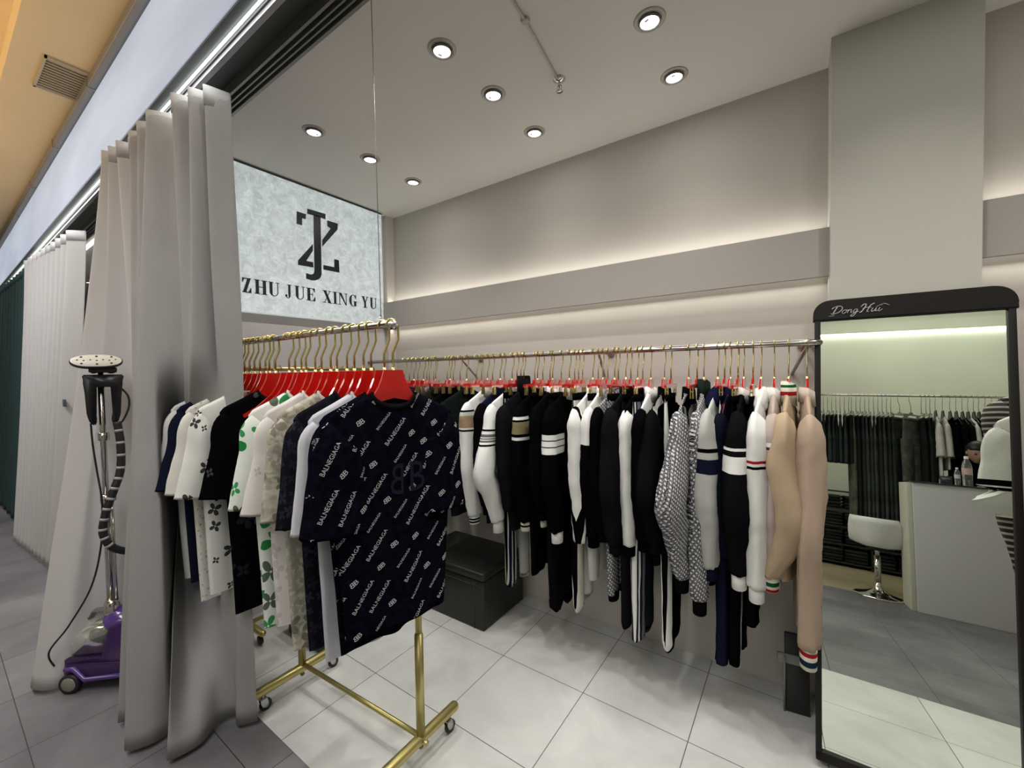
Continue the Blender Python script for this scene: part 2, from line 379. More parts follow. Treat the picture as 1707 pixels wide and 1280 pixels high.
# corridor ceiling, cable trunking, vent
YCEIL = plaster('corridor_ceiling', (.80,.60,.36))
b = NB(); bx(b, -14, 3.0, .35, .66, 3.30, 3.36); bx(b, -14, 3.0, -1.83, .35, 3.42, 3.48); bx(b, -14,3.0,.33,.35,3.30,3.48); struct('ceiling_corridor', b, YCEIL)
b = NB(); bx(b, -14, 2.6, .622, .657, 3.245, 3.30, bev=.006)
for k in range(12): bx(b, -9+k*1.1, -9+k*1.1+.02, .619, .659, 3.242, 3.302)
struct('trim_cable_trunking', b, mat('trunking', (.30,.27,.25), rough=.5, metal=.3))
t = thing('ceiling_vent', 'slatted beige air vent in the corridor ceiling beside the grey trunking', 'vent', (-3.62,.548,3.298))
b = NB()
for a in ((-.20,-.185,-.10,.10),(.185,.20,-.10,.10),(-.20,.20,-.10,-.09),(-.20,.20,.09,.10)): bx(b, a[0],a[1],a[2],a[3],-.012,.0)
obj('frame', b, mat('vent_beige', (.50,.40,.28), rough=.5), t, False)
b = NB()
for k in range(12):
    x = -.178+k*.0315; bx(b, x-.004, x+.010, -.091, .091, -.010, -.004)
obj('grille', b, mat('vent_slat', (.42,.33,.22), rough=.5), t, False)
b = NB(); bx(b, -.186,.186,-.091,.091,-.002,.0); obj('duct_opening', b, mat('vent_dark', (.03,.022,.015)), t, False)

# far end of the corridor, opposite frontage
b = NB(); bx(b, -14.1, -14, -4, WALL_Y, 0, 3.5); struct('wall_corridor_end', b, plaster('corridor_end', (.30,.22,.16)))
b = NB(); bx(b, -14, 3.6, -4.05, -3.95, 0, 4.3); struct('wall_opposite', b, plaster('opposite_wall', (.70,.73,.62)))
b = NB(); bx(b, 3.0, 3.1, -4, .8, 0, 4.3); struct('wall_opposite_right', b, plaster('opposite_wall2', (.60,.60,.55)))
b = NB(); bx(b, -2.4, -2.3, -4, -1.83, 0, 4.3); struct('wall_opposite_left', b, plaster('opposite_wall3', (.60,.60,.55)))
b = NB(); bx(b, -14, 3.6, -4.0, -1.83, 4.2, 4.26); bx(b, -14, 3.6, -1.87, -1.83, 3.42, 4.2); struct('ceiling_opposite', b, CPL)
b = NB(); bx(b, -2.3, 3.0, -3.95, -3.87, 3.46, 3.60); struct('trim_opposite_cove', b, plaster('opposite_cove', (.66,.69,.58)))
b = NB(); bx(b, -2.3, 3.0, -3.945, -3.925, 3.445, 3.458); struct('trim_opposite_led', b, mat('led_green_white', (1,1,1), emit=(.93,1,.86), es=2.2))
area('opposite_cove_light', (1.2, -3.93, 3.44), (0,0,0), 3.0, .02, 3.5, (.95,1,.88))
# doors of light in the far corridor: bright shop mouth glimpsed at the far left
t = thing('corridor_light_panel', 'bright strip lamp far down the corridor at the left edge', 'lamp', (-9.6,.9,1.72))
b = NB(); bx(b, -.5,.5,-.02,.02,-.02,.02, bev=.008); obj('tube', b, mat('far_tube', (1,1,1), emit=(1,.93,.8), es=2.5), t)
b = NB(); bx(b, -.52,.52,-.03,.03,.022,.05); obj('housing', b, GREYMET, t, False)
b = NB(); bx(b, -12.5, -9.0, .95, 1.6, 0, 2.3); bx(b, -12.5, -9.0, .90, 1.6, 2.1, 2.3); struct('wall_far_kiosk', b, mat('far_kiosk', (.12,.07,.045), rough=.6))

# ---------------------------------------------------------------- downlights
RING = mat('downlight_ring', (.40,.385,.35), rough=.45, metal=.2)
LAMP = mat('downlight_lamp', (1,1,1), emit=(1,.985,.96), es=6)
def downlight():
    t = thing('downlight', '', 'downlight', (0,0,0), 0, 'downlights in the shop ceiling')
    b = NB(); lathe(b, [(.039,0),(.039,-.004),(.054,-.005),(.058,-.001),(.058,0)], n=32); obj('trim_ring', b, RING, t)
    b = NB(); lathe(b, [(.034,.0),(.038,.0),(.038,-.013),(.0355,-.014),(.034,-.012),(.034,0)], n=32); g = obj('gimbal', b, mat('gimbal_grey', (.22,.215,.20), rough=.4, metal=.3), t)
    b = NB(); lathe(b, [(.0338,-.003),(.033,-.009),(.020,-.0115),(.0005,-.012)], n=28); obj('lamp', b, LAMP, t)
    b = NB(); bx(b, -.008,.008,.014,.022,-.0135,-.011, bev=.001); obj('led_chip', b, mat('led_chip', (.35,.35,.38), rough=.4), t)
    return t
DN = {0:'front left downlight, partly behind the glass edge, above the lettered sign',1:'downlight left of the hanging wire end, middle of the left row',2:'rearmost downlight of the left row, nearest the sign corner',
 3:'large bright downlight near the top, front one of the middle row',4:'middle downlight of the centre row, left of the sprinkler',5:'rear downlight of the centre row, nearest the long wall',
 6:'downlight just beyond the top edge, front of the right row',7:'large downlight at the top edge of the photo, right of the sprinkler',8:'downlight right of the sprinkler, nearest the long wall and pillar'}
d0 = downlight()
for i, (x, y) in enumerate(DOWN):
    o = d0 if i == 0 else copy_tree(d0)
    o.location = (x, y, CEIL); o.rotation_euler = (0,0,.4*i)
    o['label'] = DN.get(i, 'downlight further along the ceiling to the right of the pillar')
# pipe run and sprinkler
pipe_m = mat('painted_pipe', (.45,.44,.40), rough=.5)
t = thing('ceiling_conduit', 'thin painted conduit running across the shop ceiling to the sprinkler', 'pipe', (-.885,1.66,CEIL))
b = NB(); tube(b, [(.09,-.75,-.006),(.05,-.35,-.006),(0,.0,-.006)], .005, 8); obj('pipe', b, pipe_m, t)
b = NB(); bx(b, .035,.065,-.35,-.33,-.013,0, bev=.002); obj('clip', b, pipe_m, t)
t = thing('fire_sprinkler', 'chrome pendent fire sprinkler below the shop ceiling', 'sprinkler', (-.883,1.672,CEIL))
b = NB(); lathe(b, [(.028,0),(.028,-.003),(.012,-.012),(.006,-.014)], n=20); obj('escutcheon', b, CHROME, t)
b = NB(); tube(b, [(0,0,-.012),(0,0,-.028)], .006, 10); tube(b, [(.006,0,-.028),(.012,0,-.038),(.005,0,-.052)], .0018, 6); tube(b, [(-.006,0,-.028),(-.012,0,-.038),(-.005,0,-.052)], .0018, 6); obj('frame', b, CHROME, t)
b = NB(); tube(b, [(0,0,-.028),(0,0,-.05)], .0022, 8); obj('bulb', b, mat('sprinkler_bulb', (.6,.05,.03), rough=.1), t)
b = NB(); lathe(b, [(.001,-.052),(.015,-.053),(.016,-.055),(.001,-.056)], n=16); obj('deflector', b, CHROME, t)

# ---------------------------------------------------------------- lightbox sign
SX = -2.774
def sign_face():
    m = bpy.data.materials.new('lit_fibre_paper'); nt, N, L, bb = nodes_of(m)
    g = N.new('ShaderNodeNewGeometry')
    n = N.new('ShaderNodeTexNoise'); n.inputs['Scale'].default_value = 19; n.inputs['Detail'].default_value = 15; n.inputs['Roughness'].default_value = .86; n.inputs['Distortion'].default_value = .7
    L.new(g.outputs['Position'], n.inputs['Vector'])
    cr = N.new('ShaderNodeValToRGB'); cr.color_ramp.elements[0].position = .34; cr.color_ramp.elements[1].position = .66
    cr.color_ramp.elements[0].color = (.20,.24,.24,1); cr.color_ramp.elements[1].color = (.70,.77,.76,1)
    L.new(n.outputs['Fac'], cr.inputs['Fac']); L.new(cr.outputs['Color'], bb.inputs['Emission Color']); bb.inputs['Emission Strength'].default_value = .86
    bb.inputs['Base Color'].default_value = (.25,.26,.26,1); bb.inputs['Roughness'].default_value = .5
    return m
t = thing('lightbox_sign', 'lit white fibre-paper shop sign reading ZHU JUE XING YU on the left wall', 'sign', (SX, 1.58, 1.903))
b = NB(); bx(b, LEFT_X-SX, -.004, -.72, .593, 0, .896); obj('frame', b, mat('sign_white_edge', (.7,.72,.70), rough=.4, emit=(.9,1,.97), es=.35), t, False)
b = NB(); bx(b, -.0035, 0, -.715, .588, .006, .891); obj('lit_panel', b, sign_face(), t, False)
b = NB(); bx(b, -.046,.003,-.722,.595,.893,.899); obj('top_edge', b, mat('sign_dark_edge', (.05,.06,.05), rough=.5), t, False)
INK = mat('sign_ink', (.006,.009,.016), rough=.35)
logo = [[(1.481,2.609),(1.543,2.608),(1.54,2.574),(1.515,2.574),(1.514,2.526),(1.478,2.526)],
 [(1.555,2.650),(1.686,2.653),(1.684,2.616),(1.648,2.618),(1.600,2.618),(1.554,2.616)],
 [(1.598,2.624),(1.648,2.624),(1.644,2.219),(1.636,2.196),(1.620,2.180),(1.60,2.170),(1.575,2.165),(1.533,2.17),(1.534,2.207),(1.56,2.203),(1.576,2.206),(1.588,2.215),(1.594,2.235)],
 [(1.699,2.612),(1.78,2.612),(1.777,2.57),(1.657,2.418),(1.658,2.464),(1.724,2.562),(1.699,2.572)],
 [(1.587,2.417),(1.585,2.371),(1.536,2.291),(1.585,2.291),(1.586,2.256),(1.48,2.253),(1.481,2.283)],
 [(1.662,2.288),(1.745,2.289),(1.747,2.348),(1.781,2.347),(1.783,2.258),(1.661,2.257)]]
b = NB()
for P in logo: prism(b, [(u-1.58, v-1.903) for u,v in P], .0005, .006)
obj('monogram', b, INK, t, False)
def arc(cx, cy, rx, ry, a0, a1, n, wfun):
    """thick arc as quads: outer minus width"""
    out = []; A = []; B_ = []
    for k in range(n+1):
        a = RAD(a0+(a1-a0)*k/n); w_ = wfun(a)
        A.append((cx+rx*cos(a), cy+ry*sin(a))); B_.append((cx+(rx-w_)*cos(a), cy+(ry-min(w_,.05))*sin(a)))
    return [[A[i],A[i+1],B_[i+1],B_[i]] for i in range(n)]
def rect(x0,x1,y0,y1): return [[(x0,y0),(x1,y0),(x1,y1),(x0,y1)]]
S_ = .045; TK = .27   # serif thickness, stem thickness (unit box)
thick = lambda a: .07+.20*abs(cos(a))
GLY = {
 'Z': [[(.10,0),(.42,0),(.92,1),(.60,1)]]+rect(.06,.92,1-S_*1.3,1)+rect(.05,.95,0,S_*1.3)+[[(.06,1),(.06,.68),(.10,.68),(.26,.95),(.26,1)]]+[[(.95,0),(.95,.34),(.90,.34),(.68,.05),(.68,0)]],
 'H': rect(.10,.34,0,1)+rect(.66,.90,0,1)+rect(.3,.7,.48,.53)+rect(0,.44,0,S_)+rect(.56,1,0,S_)+rect(0,.44,1-S_,1)+rect(.56,1,1-S_,1),
 'U': rect(.10,.35,.3,1)+rect(.82,.88,.3,1)+rect(0,.46,1-S_,1)+rect(.68,1,1-S_,1)+arc(.49,.30,.39,.31,180,360,12,lambda a:.06+.19*max(0,-cos(a))),
 'J': rect(.50,.78,.26,1)+rect(.36,.92,1-S_,1)+arc(.46,.25,.32,.26,270,360,6,lambda a:.04+.24*max(0,cos(a)))+arc(.46,.22,.36,.23,200,270,5,lambda a:.05)+arc(.2,.17,.13,.10,0,360,10,lambda a:.12),
 'E': rect(.12,.40,0,1)+rect(0,.95,0,S_)+rect(0,.92,1-S_,1)+rect(.4,.70,.49,.54)+rect(.66,.70,.36,.67)+[[(.95,0),(.95,.33),(.91,.33),(.72,.05),(.72,0)]]+[[(.92,1),(.92,.70),(.88,.70),(.70,.95),(.70,1)]],
 'X': [[(.08,1),(.36,1),(.92,0),(.64,0)]]+[[(.14,0),(.20,0),(.84,1),(.78,1)]]+rect(0,.46,1-S_,1)+rect(.62,1,1-S_,1)+rect(0,.36,0,S_)+rect(.54,1,0,S_),
 'I': rect(.27,.73,0,1)+rect(0,1,0,S_)+rect(0,1,1-S_,1),
 'N': rect(.12,.17,0,1)+rect(.83,.88,0,1)+[[(.08,1),(.32,1),(.88,0),(.80,0)]]+rect(0,.3,1-S_,1)+rect(0,.30,0,S_)+rect(.70,1,1-S_,1),
 'G': arc(.5,.5,.5,.5,48,312,26,lambda a:.05+.22*max(0,-cos(a))**.7)+rect(.62,.86,.05,.42)+rect(.52,.98,.40,.445)+[[(.84,1),(.84,.66),(.80,.66),(.66,.93)]],
 'Y': [[(.08,1),(.36,1),(.60,.42),(.40,.42)]]+[[(.50,.45),(.56,.42),(.88,1),(.80,1)]]+rect(.38,.62,0,.46)+rect(0,.46,1-S_,1)+rect(.66,1,1-S_,1)+rect(.22,.78,0,S_)}
LET = [('Z',1.132,1.187,2.019,2.107),('H',1.203,1.278,2.020,2.108),('U',1.286,1.353,2.020,2.108),('J',1.387,1.434,2.020,2.109),('U',1.453,1.520,2.022,2.110),('E',1.532,1.597,2.023,2.110),
 ('X',1.651,1.718,2.024,2.111),('I',1.727,1.763,2.025,2.112),('N',1.771,1.845,2.025,2.112),('G',1.860,1.927,2.025,2.113),('Y',1.966,2.028,2.027,2.114),('U',2.041,2.104,2.028,2.114)]
b = NB()
for ch, u0, u1, v0, v1 in LET:
    for P in GLY[ch]: prism(b, [(u0+(u1-u0)*p-1.58, v0+(v1-v0)*q-1.903) for p, q in P], .0005, .005)
obj('lettering_print', b, INK, t, False)
# ================================================================ HANGERS
def hook_pts(h, jog=.022):
    """wire from the neck block up over the rail; origin on the rail axis, rail radius .0125"""
    p = [(0,0,-h)]
    p += [(0,0,-h*.62),(0,jog*.98,-h*.30),(0,jog,-h*.24),(0,jog,-.002)]
    R_ = .019
    for k in range(1, 9):
        a = pi*k/8*1.02; p.append((0, -.001+R_*cos(a)+.003*0, .0+R_*sin(a)*1.0))
    p.append((0,-.0185,-.008))
    return p
def red_hanger(h=.150, w=.182, drop=.166):
    """wide neck translucent red hanger with a gold strap hook"""
    t = thing('clothes_hanger', '', 'hanger')
    b = NB(); tube(b, hook_pts(h), .0038, 8, flat=(1.25,.7)); obj('hook', b, GOLDHOOK, t)
    top = -h
    prof = [(-.034,top),(.034,top),(.042,top-.030),(.054,top-.060),(.072,top-.088),(.13,top-drop+.030),(w,top-drop),(w-.004,top-drop-.012),(.12,top-drop+.012),(.06,top-.105),(0,top-.092)]
    full = prof + [(-u,v) for u,v in prof[::-1] if abs(u) > 1e-6 and v != top]
    b = NB(); prism(b, full, -.0045, .0045); bmesh.ops.bevel(b, geom=b.edges[:], offset=.0015, segments=2, affect='EDGES')
    obj('shoulder_frame', b, REDACR, t, False)
    b = NB(); lathe(b, [(.006,top-.001),(.006,top+.008),(.003,top+.010)], n=12); obj('ferrule', b, GOLDHOOK, t)
    return t
def clip_hanger(h=.150, w=.13, m=REDACR, hk=GOLDHOOK, cl=GOLDCLIP):
    """bar hanger with two sprung clips for trousers"""
    t = thing('clip_hanger', '', 'hanger')
    b = NB(); tube(b, hook_pts(h), .0033, 8); obj('hook', b, hk, t)
    top = -h
    b = NB(); prism(b, [(-.020,top),(.020,top),(.026,top-.022),(w,top-.024),(w,top-.040),(-w,top-.040),(-w,top-.024),(-.026,top-.022)], -.005, .005)
    bmesh.ops.bevel(b, geom=b.edges[:], offset=.0012, segments=2, affect='EDGES'); obj('bar', b, m, t, False)
    for s in (-1, 1):
        b = NB(); y = s*(w-.03)
        for e in (-1, 1):
            prism(b, [(y-.006,top-.032),(y+.006,top-.032),(y+.009,top-.052),(y+.011,top-.085),(y-.011,top-.085),(y-.009,top-.052)], e*.0035, e*.0065)
        tube(b, [(-.008,y,top-.055),(.008,y,top-.055)], .003, 8)
        obj('clip', b, cl, t, False)
    return t

# ================================================================ GARMENTS (origin on the rail; y across, x thickness, z down)
def fold(y, z, z0, ph, amp):
    d = max(0., min(1., (z0-z)/.55))
    return amp*d*(.6*sin(y*34+ph)+.4*sin(y*61+ph*2.3+z*2.5)+.35*sin(y*17-z*5+ph)) + .0022*noise.noise(Vector((y*16,z*10,ph)))*min(1,d*6)
def sheet_body(bm, W, zn, zt, zh, wh, T, nw, dip, ph, amp, slant=0., hemcurve=.0, mi=0, mid=None):
    NU, NV = 30, 26
    def ztop(s, side):
        y = abs(s)*W
        if y < nw:
            q = (1-(y/nw)**2)**.5
            return zn - (dip if side > 0 else .012)*q
        u = (y-nw)/(W-nw)
        return zn + (zt-zn)*u**.92 - .012*max(0, u-.85)**2/.0225
    for side in (1, -1):
        G = []
        for j in range(NV+1):
            v = (j/NV)**1.25; row = []
            for i in range(NU+1):
                s = -1+2*i/NU; z0 = ztop(s, side)
                zhh = zh + slant*s + hemcurve*s*s
                z = z0 + (zhh-z0)*v
                q = min(1, v/.30); wide = W*(1-q)+ (mid or (W*.96))*q if v < .3 else (mid or W*.96)*(1-(v-.3)/.7)+wh*(v-.3)/.7
                y = s*wide
                hx = T*min(1,(v/.22))**.55*max(0,(1-abs(s)**2.6))**.5
                if abs(s)*W < nw: hx = max(hx, .024*(1-(abs(s)*W/nw)**2)**.5)
                x = side*hx*(1-.25*v) + fold(y, z, zt, ph, amp)
                row.append(bm.verts.new((x,y,z)))
            G.append(row)
        for j in range(NV):
            for i in range(NU):
                q = (G[j][i],G[j+1][i],G[j+1][i+1],G[j][i+1])
                f = bm.faces.new(q if side > 0 else q[::-1]); f.material_index = mi
    bmesh.ops.remove_doubles(bm, verts=bm.verts[:], dist=.0004)
def sleeve_tube(path, rad, rx, ph, n=18, wr=.006, m=26):
    """path in the y-z plane (x optional): flattened cloth tube"""
    P = spline([(p[2] if len(p) > 2 else 0, p[0], p[1]) for p in path], m)
    K = len(rad)-1
    bm = NB(); rings = []
    for i, p in enumerate(P):
        t = (P[min(i+1,m-1)]-P[max(i-1,0)]); t.x = 0; t.normalize()
        a = Vector((0,-t.z,t.y)); f = i/(m-1)*K; k = min(int(f),K-1); r = rad[k]+(rad[k+1]-rad[k])*(f-k)
        kx = rx[min(k,len(rx)-1)]+(rx[min(k+1,len(rx)-1)]-rx[min(k,len(rx)-1)])*(f-k)
        ring = []
        for j in range(n):
            th = 2*pi*j/n; c, s_ = cos(th), sin(th)
            c2 = math.copysign(abs(c)**.85, c)
            q = p + a*r*c2 + Vector((kx*s_,0,0))
            w_ = wr*(.35*noise.noise(Vector((q.y*14, q.z*20, ph+s_*1.5)))+1.0*noise.noise(Vector((c*2.6+ph, s_*2.6, q.z*3.2+c*1.5))))*min(1, i/4)
            q = q + a*w_*c + Vector((w_*1.3*s_,0,0))
            ring.append(bm.verts.new(q))
        rings.append(ring)
    for A, B in zip(rings, rings[1:]):
        for j in range(n): bm.faces.new((A[j],A[(j+1)%n],B[(j+1)%n],B[j]))
    # turned-in end
    last = rings[-1]; c = sum((v.co for v in last), Vector())/n
    inn = [bm.verts.new(c+(v.co-c)*.86+Vector((0,0,.012))) for v in last]
    for j in range(n): bm.faces.new((last[j],last[(j+1)%n],inn[(j+1)%n],inn[j]))
    bm.faces.new(inn)
    return bm
def ring_band(pts_c, ry, rx, z0, z1, n=28, dipf=0., flare=0., th=.003):
    """elliptical band (collar, cuff, waist) about centre pts_c"""
    bm = NB(); cy, cx = pts_c; rows = []
    for (f, z) in ((1,z0),(1+flare,z1),(.9*(1+flare),z1-.001),(.9,z0)):
        rows.append([bm.verts.new((cx+rx*f*sin(2*pi*k/n), cy+ry*f*cos(2*pi*k/n), z - dipf*max(0,sin(2*pi*k/n)))) for k in range(n)])
    for A, B in zip(rows, rows[1:]+rows[:1]):
        for k in range(n): bm.faces.new((A[k],A[(k+1)%n],B[(k+1)%n],B[k]))
    return bm

def tshirt(loc, rot, label, m_body, m_sleeve=None, m_collar=None, W=.215, zn=-.222, zt=-.295, zh=-1.02, wh=.19, T=.024, ph=0., amp=.008, slen=.36, slant=0., dip=.045, group='t-shirts on the front rail', trim=None, near=-.03, far=0.):
    t = thing('t_shirt', label, 't-shirt', loc, rot, group)
    b = NB(); sheet_body(b, W, zn, zt, zh, wh, T, .078, dip, ph, amp, slant)
    body = obj('body', b, m_body, t)
    for s in (-1, 1):
        d = near if s < 0 else far
        path = [(s*(W-.058), zt-.066),(s*(W-.042), zt-.088),(s*(W-.043), zt-.16),(s*(W-.047)+d*.5, zt-.26),(s*(W-.050)+d, zt-slen)]
        b = sleeve_tube(path, [.070,.073,.080,.089,.097], [.020,.028,.034,.036,.038], ph+s, wr=.008)
        sl = obj('sleeve', b, m_sleeve or m_body, t)
        if trim:
            b = NB()
    b = NB()
    n = 34; rows = []
    for (f, dz, dx) in ((1.04,-.016,.002),(1.0,.004,0),(.93,.002,-.002),(.95,-.016,-.001)):
        rr = []
        for k in range(n):
            a = 2*pi*k/n; y = .078*f*cos(a); fr = sin(a)
            z = zn - (dip if fr > 0 else .010)*abs(fr)
            rr.append(b.verts.new(((.026+dx)*fr, y, z+dz*(1 if abs(y) < .07 else .6))))
        rows.append(rr)
    for A, B in zip(rows, rows[1:]+rows[:1]):
        for k in range(n): b.faces.new((A[k],A[(k+1)%n],B[(k+1)%n],B[k]))
    obj('collar', b, m_collar or m_sleeve or m_body, t)
    return t, body

def jacket(loc, rot, label, m_body, m_sleeve=None, m_collar=None, m_cuff=None, W=.205, zn=-.205, zt=-.275, zh=-.92, wh=.165, T=.028, ph=0., amp=.006,
           slen=.70, collar=.045, elbow=0., cuff=.055, hemband=None, group='track jackets on the wall rail', name='track_jacket', cat='jacket', sx=0.0, piping=None, hood=False, cr=.030, sr=1.0, bulk=1.0, ex=0.):
    t = thing(name, label, cat, loc, rot, group)
    b = NB(); sheet_body(b, W, zn, zt, zh, wh, T, .062, .03, ph, amp, 0, 0)
    body = obj('body', b, m_body, t)
    zc = zt-slen+cuff
    for s in (-1, 1):
        eb = elbow if s < 0 else elbow*.3
        path = [(s*(W-.050), zt-.058),(s*(W-.028), zt-.085),(s*(W-.034)+s*eb*.25, zt-.19,sx*.2),(s*(W-.040)+s*eb, zt-.19-slen*.26,sx*.6+ex),(s*(W-.045)+s*eb*.45, zt-.19-slen*.42,sx*.5+ex*.55),(s*(W-.055), zc, sx)]
        b = sleeve_tube(path, [.066*sr,.070*sr,.072*sr,.068*sr,.058*sr,.044*sr], [.024,.038,.044*bulk,.046*bulk,.043*bulk,.032], ph+s*2, wr=.012, m=40)
        obj('sleeve', b, m_sleeve or m_body, t)
        if cuff > 0:
            b = ring_band((s*(W-.055), sx), .035*sr, .029, zc+.006, zc-cuff, flare=-.05); obj('cuff', b, m_cuff or m_sleeve or m_body, t)
    if hood:
        b = NB(); bmesh.ops.create_icosphere(b, subdivisions=4, radius=1)
        for v in b.verts:
            c = v.co; nz = noise.noise(c*1.8+Vector((ph,0,0)))*.22
            v.co = Vector((c.x*.036*(1+nz)-.004, c.y*.098*(1+nz*.6)-.015, c.z*.050*(1+nz)+zn-.022-abs(c.y)*.03))
        obj('hood', b, m_collar or m_body, t)
    elif collar > 0:
        b = ring_band((0,0), .064, cr, zn-.035, zn+collar-.01, dipf=.018, flare=-.12); obj('collar', b, m_collar or m_body, t)
    if hemband:
        hb, mm = hemband
        b = ring_band((0, 0), wh*1.02, T*.95, zh+.01, zh-hb, n=40, flare=-.04); obj('hem_band', b, mm, t)
    def strip(nm, pts, w_, mm):
        """sewn strip laid on the front of the body"""
        bv = BVHTree.FromPolygons([v.co for v in body.data.vertices], [p.vertices for p in body.data.polygons])
        bb = NB(); prev = None
        P = spline([(0,y,z) for y,z in pts], 40)
        for i, p in enumerate(P):
            tt = (P[min(i+1,39)]-P[max(i-1,0)]).normalized(); a = Vector((0,-tt.z,tt.y))*w_/2
            cur = []
            for q in (p-a, p+a):
                h = bv.ray_cast(Vector((.5,q.y,q.z)), Vector((-1,0,0)))
                cur.append(bb.verts.new((h[0].x+.0018 if h[0] else .012, q.y, q.z)))
            if prev: bb.faces.new((prev[0],prev[1],cur[1],cur[0]))
            prev = cur
        obj(nm, bb, mm, t)
    for (nm, pts, w_, mm) in (piping or []): strip(nm, pts, w_, mm)
    return t

def trousers(loc, rot, label, m_leg, m_waist=None, zw=-.225, zc=-.50, zh=-1.25, W=.15, wl=.078, T=.022, ph=0., group='trousers hanging behind the jackets', stripe=None, cuff=None, name='trousers', taper=.8, sep=.07, cat='trousers'):
    t = thing(name, label, cat, loc, rot, group)
    b = NB(); NU, NV = 20, 10
    for side in (1,-1):
        G = []
        for j in range(NV+1):
            v = j/NV; row = []
            for i in range(NU+1):
                s = -1+2*i/NU; y = s*(W*(.82+.18*v)); z = zw+(zc-.03-zw)*v
                hx = T*(.35+.65*v)*max(0,1-abs(s)**3)**.5
                row.append(b.verts.new((side*hx+.006*sin(y*30+ph)*v, y, z)))
            G.append(row)
        for j in range(NV):
            for i in range(NU):
                q = (G[j][i],G[j+1][i],G[j+1][i+1],G[j][i+1]); b.faces.new(q if side > 0 else q[::-1])
    bmesh.ops.remove_doubles(b, verts=b.verts[:], dist=.0004)
    obj('seat_panel', b, m_leg, t)
    for s in (-1, 1):
        c0 = s*W*.5
        path = [(c0, zc+.03),(c0, zc-.08),(s*sep, zc-.3),(s*sep*.95, zh+.06),(s*sep*.9, zh)]
        b = sleeve_tube(path, [wl*1.0, wl*1.02, wl*.93, wl*taper, wl*taper], [T,T*1.1,T*1.1,T,T], ph+s*3, wr=.006, m=30)
        lg = obj('leg', b, m_leg, t)
        if cuff:
            b = ring_band((s*sep*.9, 0), wl*taper*.9, T*1.05, zh+.012, zh-.04, flare=-.1); obj('cuff', b, cuff, t)
    b = ring_band((0,0), W*.83, T*.55, zw-.035, zw+.002, n=32); obj('waistband', b, m_waist or m_leg, t)
    return t

# ---------------------------------------------------------------- lettering pressed onto cloth
_TXT = {}
def text_geo(s):
    if s in _TXT: return _TXT[s]
    c = bpy.data.curves.new('lettering_source', 'FONT'); c.body = s; c.size = 1; c.fill_mode = 'FRONT'; c.resolution_u = 2
    o = bpy.data.objects.new('lettering_source', c); COL.objects.link(o)
    bpy.context.view_layer.update()
    dg = bpy.context.evaluated_depsgraph_get(); me = o.evaluated_get(dg).to_mesh()
    V = [tuple(v.co[:2]) for v in me.vertices]; Fs = [tuple(p.vertices) for p in me.polygons]
    o.evaluated_get(dg).to_mesh_clear(); bpy.data.objects.remove(o, do_unlink=True); bpy.data.curves.remove(c)
    w = max(v[0] for v in V); _TXT[s] = (V, Fs, w); return _TXT[s]
def press(o, items, m, lift=.0016):
    """write text on the +x side of a cloth mesh: items = (text, y, z, size, angle, xscale)"""
    me = o.data
    bv = BVHTree.FromPolygons([v.co for v in me.vertices], [p.vertices for p in me.polygons])
    bm = NB(); bm.from_mesh(me)
    me.materials.append(m); mi = len(me.materials)-1
    for (s, y, z, size, ang, xs) in items:
        V, Fs, w = text_geo(s); ca, sa = cos(RAD(ang)), sin(RAD(ang)); pos = []
        for (u, v) in V:
            u2, v2 = u*size*xs, v*size
            yy, zz = y+u2*ca-v2*sa, z+u2*sa+v2*ca
            h = bv.ray_cast(Vector((.4,yy,zz)), Vector((-1,0,0)))
            pos.append(Vector((h[0].x+lift, yy, zz)) if h[0] is not None and h[1].x > .12 else None)
        vs = {}
        for F_ in Fs:
            if any(pos[i] is None for i in F_): continue
            if max(pos[i].x for i in F_)-min(pos[i].x for i in F_) > .012: continue
            for i in F_:
                if i not in vs: vs[i] = bm.verts.new(pos[i])
            f = bm.faces.new([vs[i] for i in F_]); f.material_index = mi
    bm.normal_update(); bm.to_mesh(me); bm.free()

def hanger_copy(proto, loc, rz, label, group):
    o = copy_tree(proto); o.location = loc; o.rotation_euler = (0,0,rz); o['label'] = label; o['group'] = group; return o
# ================================================================ FRONT RAIL
FR_Y, FR_Z = .91, 1.668
t = thing('hanging_rail', 'chrome hanging rail over the t-shirts, held by a thin ceiling wire at its right end', 'rail', (-1.115, FR_Y, FR_Z))
b = NB(); tube(b, [(-1.70,0,0),(0,0,.006)], .0125, 16); obj('bar', b, CHROME, t)
b = NB(); lathe(b, [(.016,-.012),(.016,.006),(.011,.012),(.002,.014)], n=16, axis='x'); obj('end_cap', b, CHROME, t)
b = NB(); tube(b, [(-.055,.0,.018),(-.062,.006,.030),(-.068,0,.042),(-.062,-.006,.030),(-.055,0,.018)], .002, 6); obj('wire_clasp', b, CHROME, t)
b = NB(); tube(b, [(-.062,0,.035),(-.075,0,CEIL-FR_Z)], .0013, 6); obj('ceiling_wire', b, mat('wire_steel', (.18,.18,.17), rough=.4, metal=.7), t)
b = NB(); lathe(b, [(.03,0),(.03,.006),(.014,.010)], c=(LEFT_X+1.115,0,0), n=20, axis='x'); obj('wall_flange', b, CHROME, t)

RH = red_hanger(); RHL = RH  # first hanger, used in place
hooks = [-1.12,-1.165,-1.237,-1.323,-1.38,-1.434,-1.486,-1.54,-1.609,-1.647,-1.739,-1.785,-1.881,-1.907,-1.962,-2.025,-2.09,-2.158,-2.248,-2.301]

